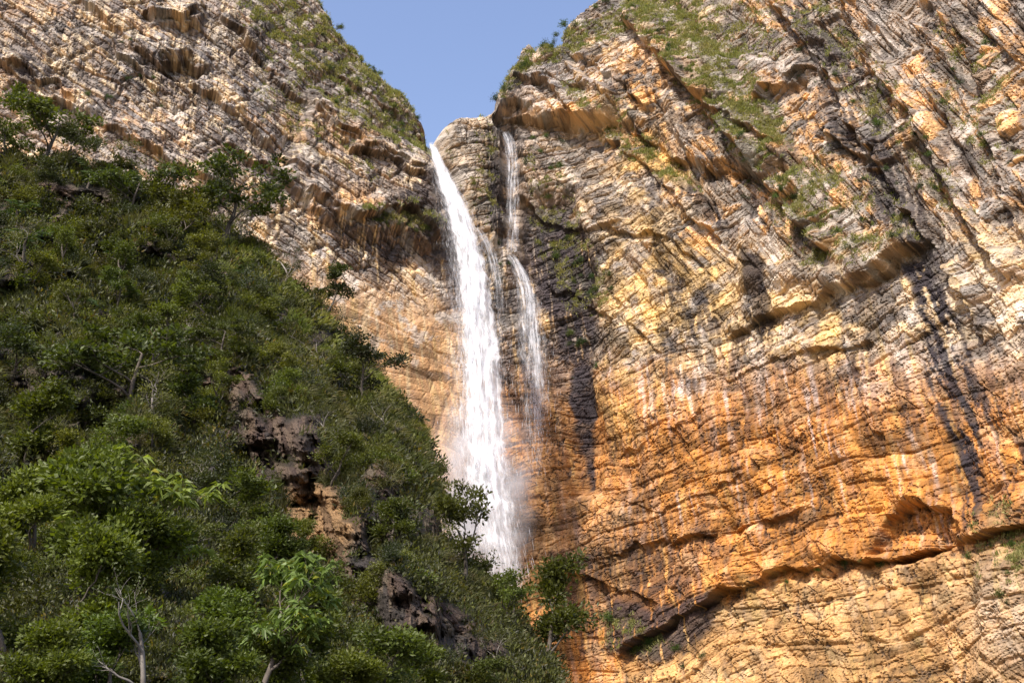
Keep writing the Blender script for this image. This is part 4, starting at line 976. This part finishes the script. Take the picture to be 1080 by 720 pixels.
def fall_path(pts, n=160):
    """pts: u, v, half width px, offset in front of the rock, alpha"""
    p = np.array(pts, float); Ls = np.r_[0, np.cumsum(np.hypot(*np.diff(p[:, :2], axis=0).T))]; t = np.linspace(0, Ls[-1], n)
    ker_ = np.ones(9) / 9; q = [np.convolve(np.pad(np.interp(t, Ls, p[:, c]), 4, 'edge'), ker_, 'valid') for c in range(5)]
    W = []; K = []
    for a, b, off in zip(q[0], q[1], q[3]):
        w_ = np.min([(wall_pt(a + e, b)[1] - CAM[1]) / ray(a, b)[1] for e in (-6, 0, 6)]); K.append(w_ - off)
    K = np.array(K); 
    K = np.array([K[max(0, i_ - 8):i_ + 9].min() for i_ in range(len(K))]); K = np.convolve(np.pad(K, 18, 'edge'), np.ones(37) / 37, 'valid')
    ry = ray(q[0], q[1])[:, 1]; K = np.minimum.accumulate(K * ry) / ry
    for a, b, k in zip(q[0], q[1], K): W.append(CAM + ray(a, b) * k)
    return np.array(W), q[2] * K / F, q[4], K
def sheet(name, path, hw, alpha, mt, parent, bulge, seed, wob=.25, edge=1.5, nw=26, zoff=0.0):
    n = len(path); a = np.linspace(-1, 1, nw); lens = np.r_[0, np.cumsum(np.linalg.norm(np.diff(path, axis=0), axis=1))]
    A, I2 = np.meshgrid(a, np.arange(n)); rag = 1 + wob * fbm(lens[I2] / 4.5, A * 0 + np.sign(A) * 3, 5, seed, .62)
    X = path[I2]; X = X.copy(); X[..., 0] += A * hw[I2] * rag; X[..., 1] -= bulge * hw[I2] * (1 - A ** 2) + zoff
    X[..., 1] -= .5 * fbm(A * 5, lens[I2] / 9, 4, seed + 5) * hw[I2]
    al = alpha[I2] * np.clip((1 - np.abs(A)) * edge, 0, 1) ** .9
    al *= np.clip(I2 / 4, 0, 1)
    ids = np.arange(n * nw).reshape(n, nw); qf = np.stack([ids[:-1, :-1], ids[:-1, 1:], ids[1:, 1:], ids[1:, :-1]], -1).reshape(-1, 4)
    me = np_mesh(name, X.reshape(-1, 3), qf, None, True, dict(alpha=al.ravel(), across=(A * hw[I2]).ravel() * .22, along=lens[I2].ravel()))
    return obj(name, me, mt, parent)
def drops(name, path, hw, n, parent, seed, ln=(.8, 3.0), wdt=(.05, .16), spreadw=1.25, depth=2.0, t0=.1, dens=None):
    r_ = np.random.default_rng(seed); m = len(path); t = t0 + (1 - t0) * r_.random(n) ** .9
    x = t * (m - 1); i = x.astype(int).clip(0, m - 2); f = (x - i)[:, None]; c = path[i] * (1 - f) + path[i + 1] * f; d = path[i + 1] - path[i]; d /= np.linalg.norm(d, axis=1, keepdims=True)
    w_ = hw[i]; c = c.copy(); c[:, 0] += r_.normal(size=n) * w_ * .55 * spreadw; c[:, 1] += r_.normal(size=n) * depth * .5 - 1
    L_ = r_.uniform(*ln, n) * (.5 + t); V, Fc, _ = leaves(c, d + r_.normal(size=(n, 3)) * .05, L_, r_.uniform(*wdt, n), np.ones((n, 3)), r_)
    return obj(name, np_mesh(name, V, Fc), M_drop, parent)
# main fall
mp_, mh, ma, mk = fall_path([(454, 147, 3.5, .6, 1.0), (460, 165, 6, .8, 1), (472, 195, 11, 1.2, 1), (486, 230, 16, 2, 1), (494, 262, 17, 3.5, 1), (502, 310, 20, 5, 1), (508, 370, 24, 6.5, 1), (511, 430, 25, 8, .9), (514, 490, 27, 9, .72), (521, 540, 26, 9, .45), (530, 590, 24, 9, .22), (536, 625, 22, 9, .1)])
root = empty('waterfall', tuple(mp_[-1])); tag(root, 'main white waterfall plunging from the notch in the skyline', 'waterfall', 'waterfalls')
def keep(o, root):   # parent without moving
    o.parent = root; o.matrix_parent_inverse = root.matrix_world.inverted() if False else __import__('mathutils').Matrix.Translation(root.location).inverted()
for nm_, args in (('core', (mp_, mh * .8, np.clip(ma * 1.5, 0, 1.4), M_w1, None, .35, 801, .34, 2.4)), ('veil', (mp_, mh * 1.05, ma * .75, M_w2, None, .6, 811, .3, 1.4))):
    keep(sheet(nm_, *args), root)
mpb = mp_.copy(); mpb[:, 0] -= np.linspace(0, 1, len(mp_)) ** .6 * 4.2; mpb[:, 1] += 1.0
keep(sheet('side_veil', mpb, mh * 1.25, ma * np.linspace(.3, .9, len(ma)), M_w2, None, .2, 821, .35, 1.1), root)
keep(drops('spray', mp_, mh, 5200, None, 831, t0=.12, spreadw=.95), root)
# second fall: thin run, then a veil thrown off the ledge
ap, ah, aa, _ = fall_path([(533, 137, 3.5, .5, .75), (538, 150, 6.5, .6, .9), (541, 175, 7.5, .7, .75), (541, 210, 7.5, .8, .65), (541, 245, 7, .9, .55), (541, 268, 7, 1.2, .55)], 90)
bp_, bh, ba, _ = fall_path([(537, 266, 5, 1, .7), (548, 285, 7, 2.2, .85), (556, 310, 11, 3, .75), (560, 350, 16, 3.6, .6), (563, 390, 17, 4, .5), (565, 430, 16, 4.2, .36), (564, 470, 12, 4.4, .18), (565, 500, 11, 4.5, .05)], 120)
root = empty('waterfall', tuple(bp_[-1])); tag(root, 'thin second waterfall veil to the right of the main fall', 'waterfall', 'waterfalls')
keep(sheet('upper_run', ap, ah, aa, M_w2, None, .25, 841, .25, 1.8), root); keep(sheet('lower_veil', bp_, bh, ba, M_w2, None, .4, 851, .3, 1.7), root)
bp2 = bp_.copy(); bp2[:, 0] += .9; keep(sheet('bright_edge', bp2, bh * .4, ba * .6, M_w1, None, .4, 856, .4, 1.3), root)
keep(drops('spray', bp_, bh, 1300, None, 861, (.6, 2.2), (.04, .12), 1.1), root)
cp_, ch, ca, _ = fall_path([(502, 238, 3, 1.2, .7), (512, 252, 6, 1.6, .7), (521, 275, 6, 2.2, .7), (526, 300, 5, 2.6, .5), (528, 325, 5, 3, .2), (529, 345, 5, 3, .05)], 70)
root = empty('waterfall', tuple(cp_[-1])); tag(root, 'short thin strand of water between the main fall and the second fall', 'waterfall', 'waterfalls')
keep(sheet('veil', cp_, ch, ca, M_w2, None, .3, 871, .3, 1.8), root)

# drifting spray at the foot and side of the main fall
def mist(name, cu_, cv_, off, ru, rv, rd, dens, label):
    c = wall_pt(cu_, cv_, off); k = np.linalg.norm(c - CAM)
    import bmesh
    bm = bmesh.new(); bmesh.ops.create_icosphere(bm, subdivisions=4, radius=1)
    for vtx in bm.verts: vtx.co = Vector((vtx.co.x * ru * k / F, vtx.co.y * rd, vtx.co.z * rv * k / F)) * (1 + .1 * math.sin(vtx.co.z * 5 + vtx.co.x * 3))
    me = bpy.data.meshes.new(name); bm.to_mesh(me); bm.free()
    m, t, out, N = mat(name); L = t.links.new
    tc = N('ShaderNodeTexCoord'); mp = N('ShaderNodeMapping'); mp.inputs['Scale'].default_value = (F / k / ru, 1 / rd, F / k / rv); L(tc.outputs['Object'], mp.inputs[0])
    ln = N('ShaderNodeVectorMath', operation='LENGTH'); L(mp.outputs[0], ln.inputs[0])
    fr = N('ShaderNodeMapRange', interpolation_type='SMOOTHSTEP'); fr.inputs[1].default_value = 1; fr.inputs[2].default_value = 0; fr.inputs[3].default_value = 0; fr.inputs[4].default_value = 1; L(ln.outputs['Value'], fr.inputs[0])
    n_ = N('ShaderNodeTexNoise', Scale=.14, Detail=3.0); L(tc.outputs['Object'], n_.inputs[0]); nr = N('ShaderNodeMapRange'); nr.inputs[1].default_value = .3; nr.inputs[2].default_value = .7; L(n_.outputs[0], nr.inputs[0])
    m1 = N('ShaderNodeMath', operation='MULTIPLY'); L(fr.outputs[0], m1.inputs[0]); L(nr.outputs[0], m1.inputs[1]); m2 = N('ShaderNodeMath', operation='MULTIPLY'); L(m1.outputs[0], m2.inputs[0]); m2.inputs[1].default_value = dens
    vo_ = N('ShaderNodeVolumePrincipled'); vo_.inputs['Color'].default_value = (.95, .96, 1, 1); vo_.inputs['Anisotropy'].default_value = -.1; L(m2.outputs[0], vo_.inputs['Density']); L(vo_.outputs[0], out.inputs['Volume'])
    me.materials.append(m); o = bpy.data.objects.new(name, me); o.location = c; C.objects.link(o); tag(o, label, 'mist', kind='stuff'); return o
mist('spray_mist', 505, 520, 9, 72, 130, 8, .5, 'white drifting spray around the foot of the main waterfall')
print('OBJECTS', len(bpy.data.objects), 'shrubs', cnt)
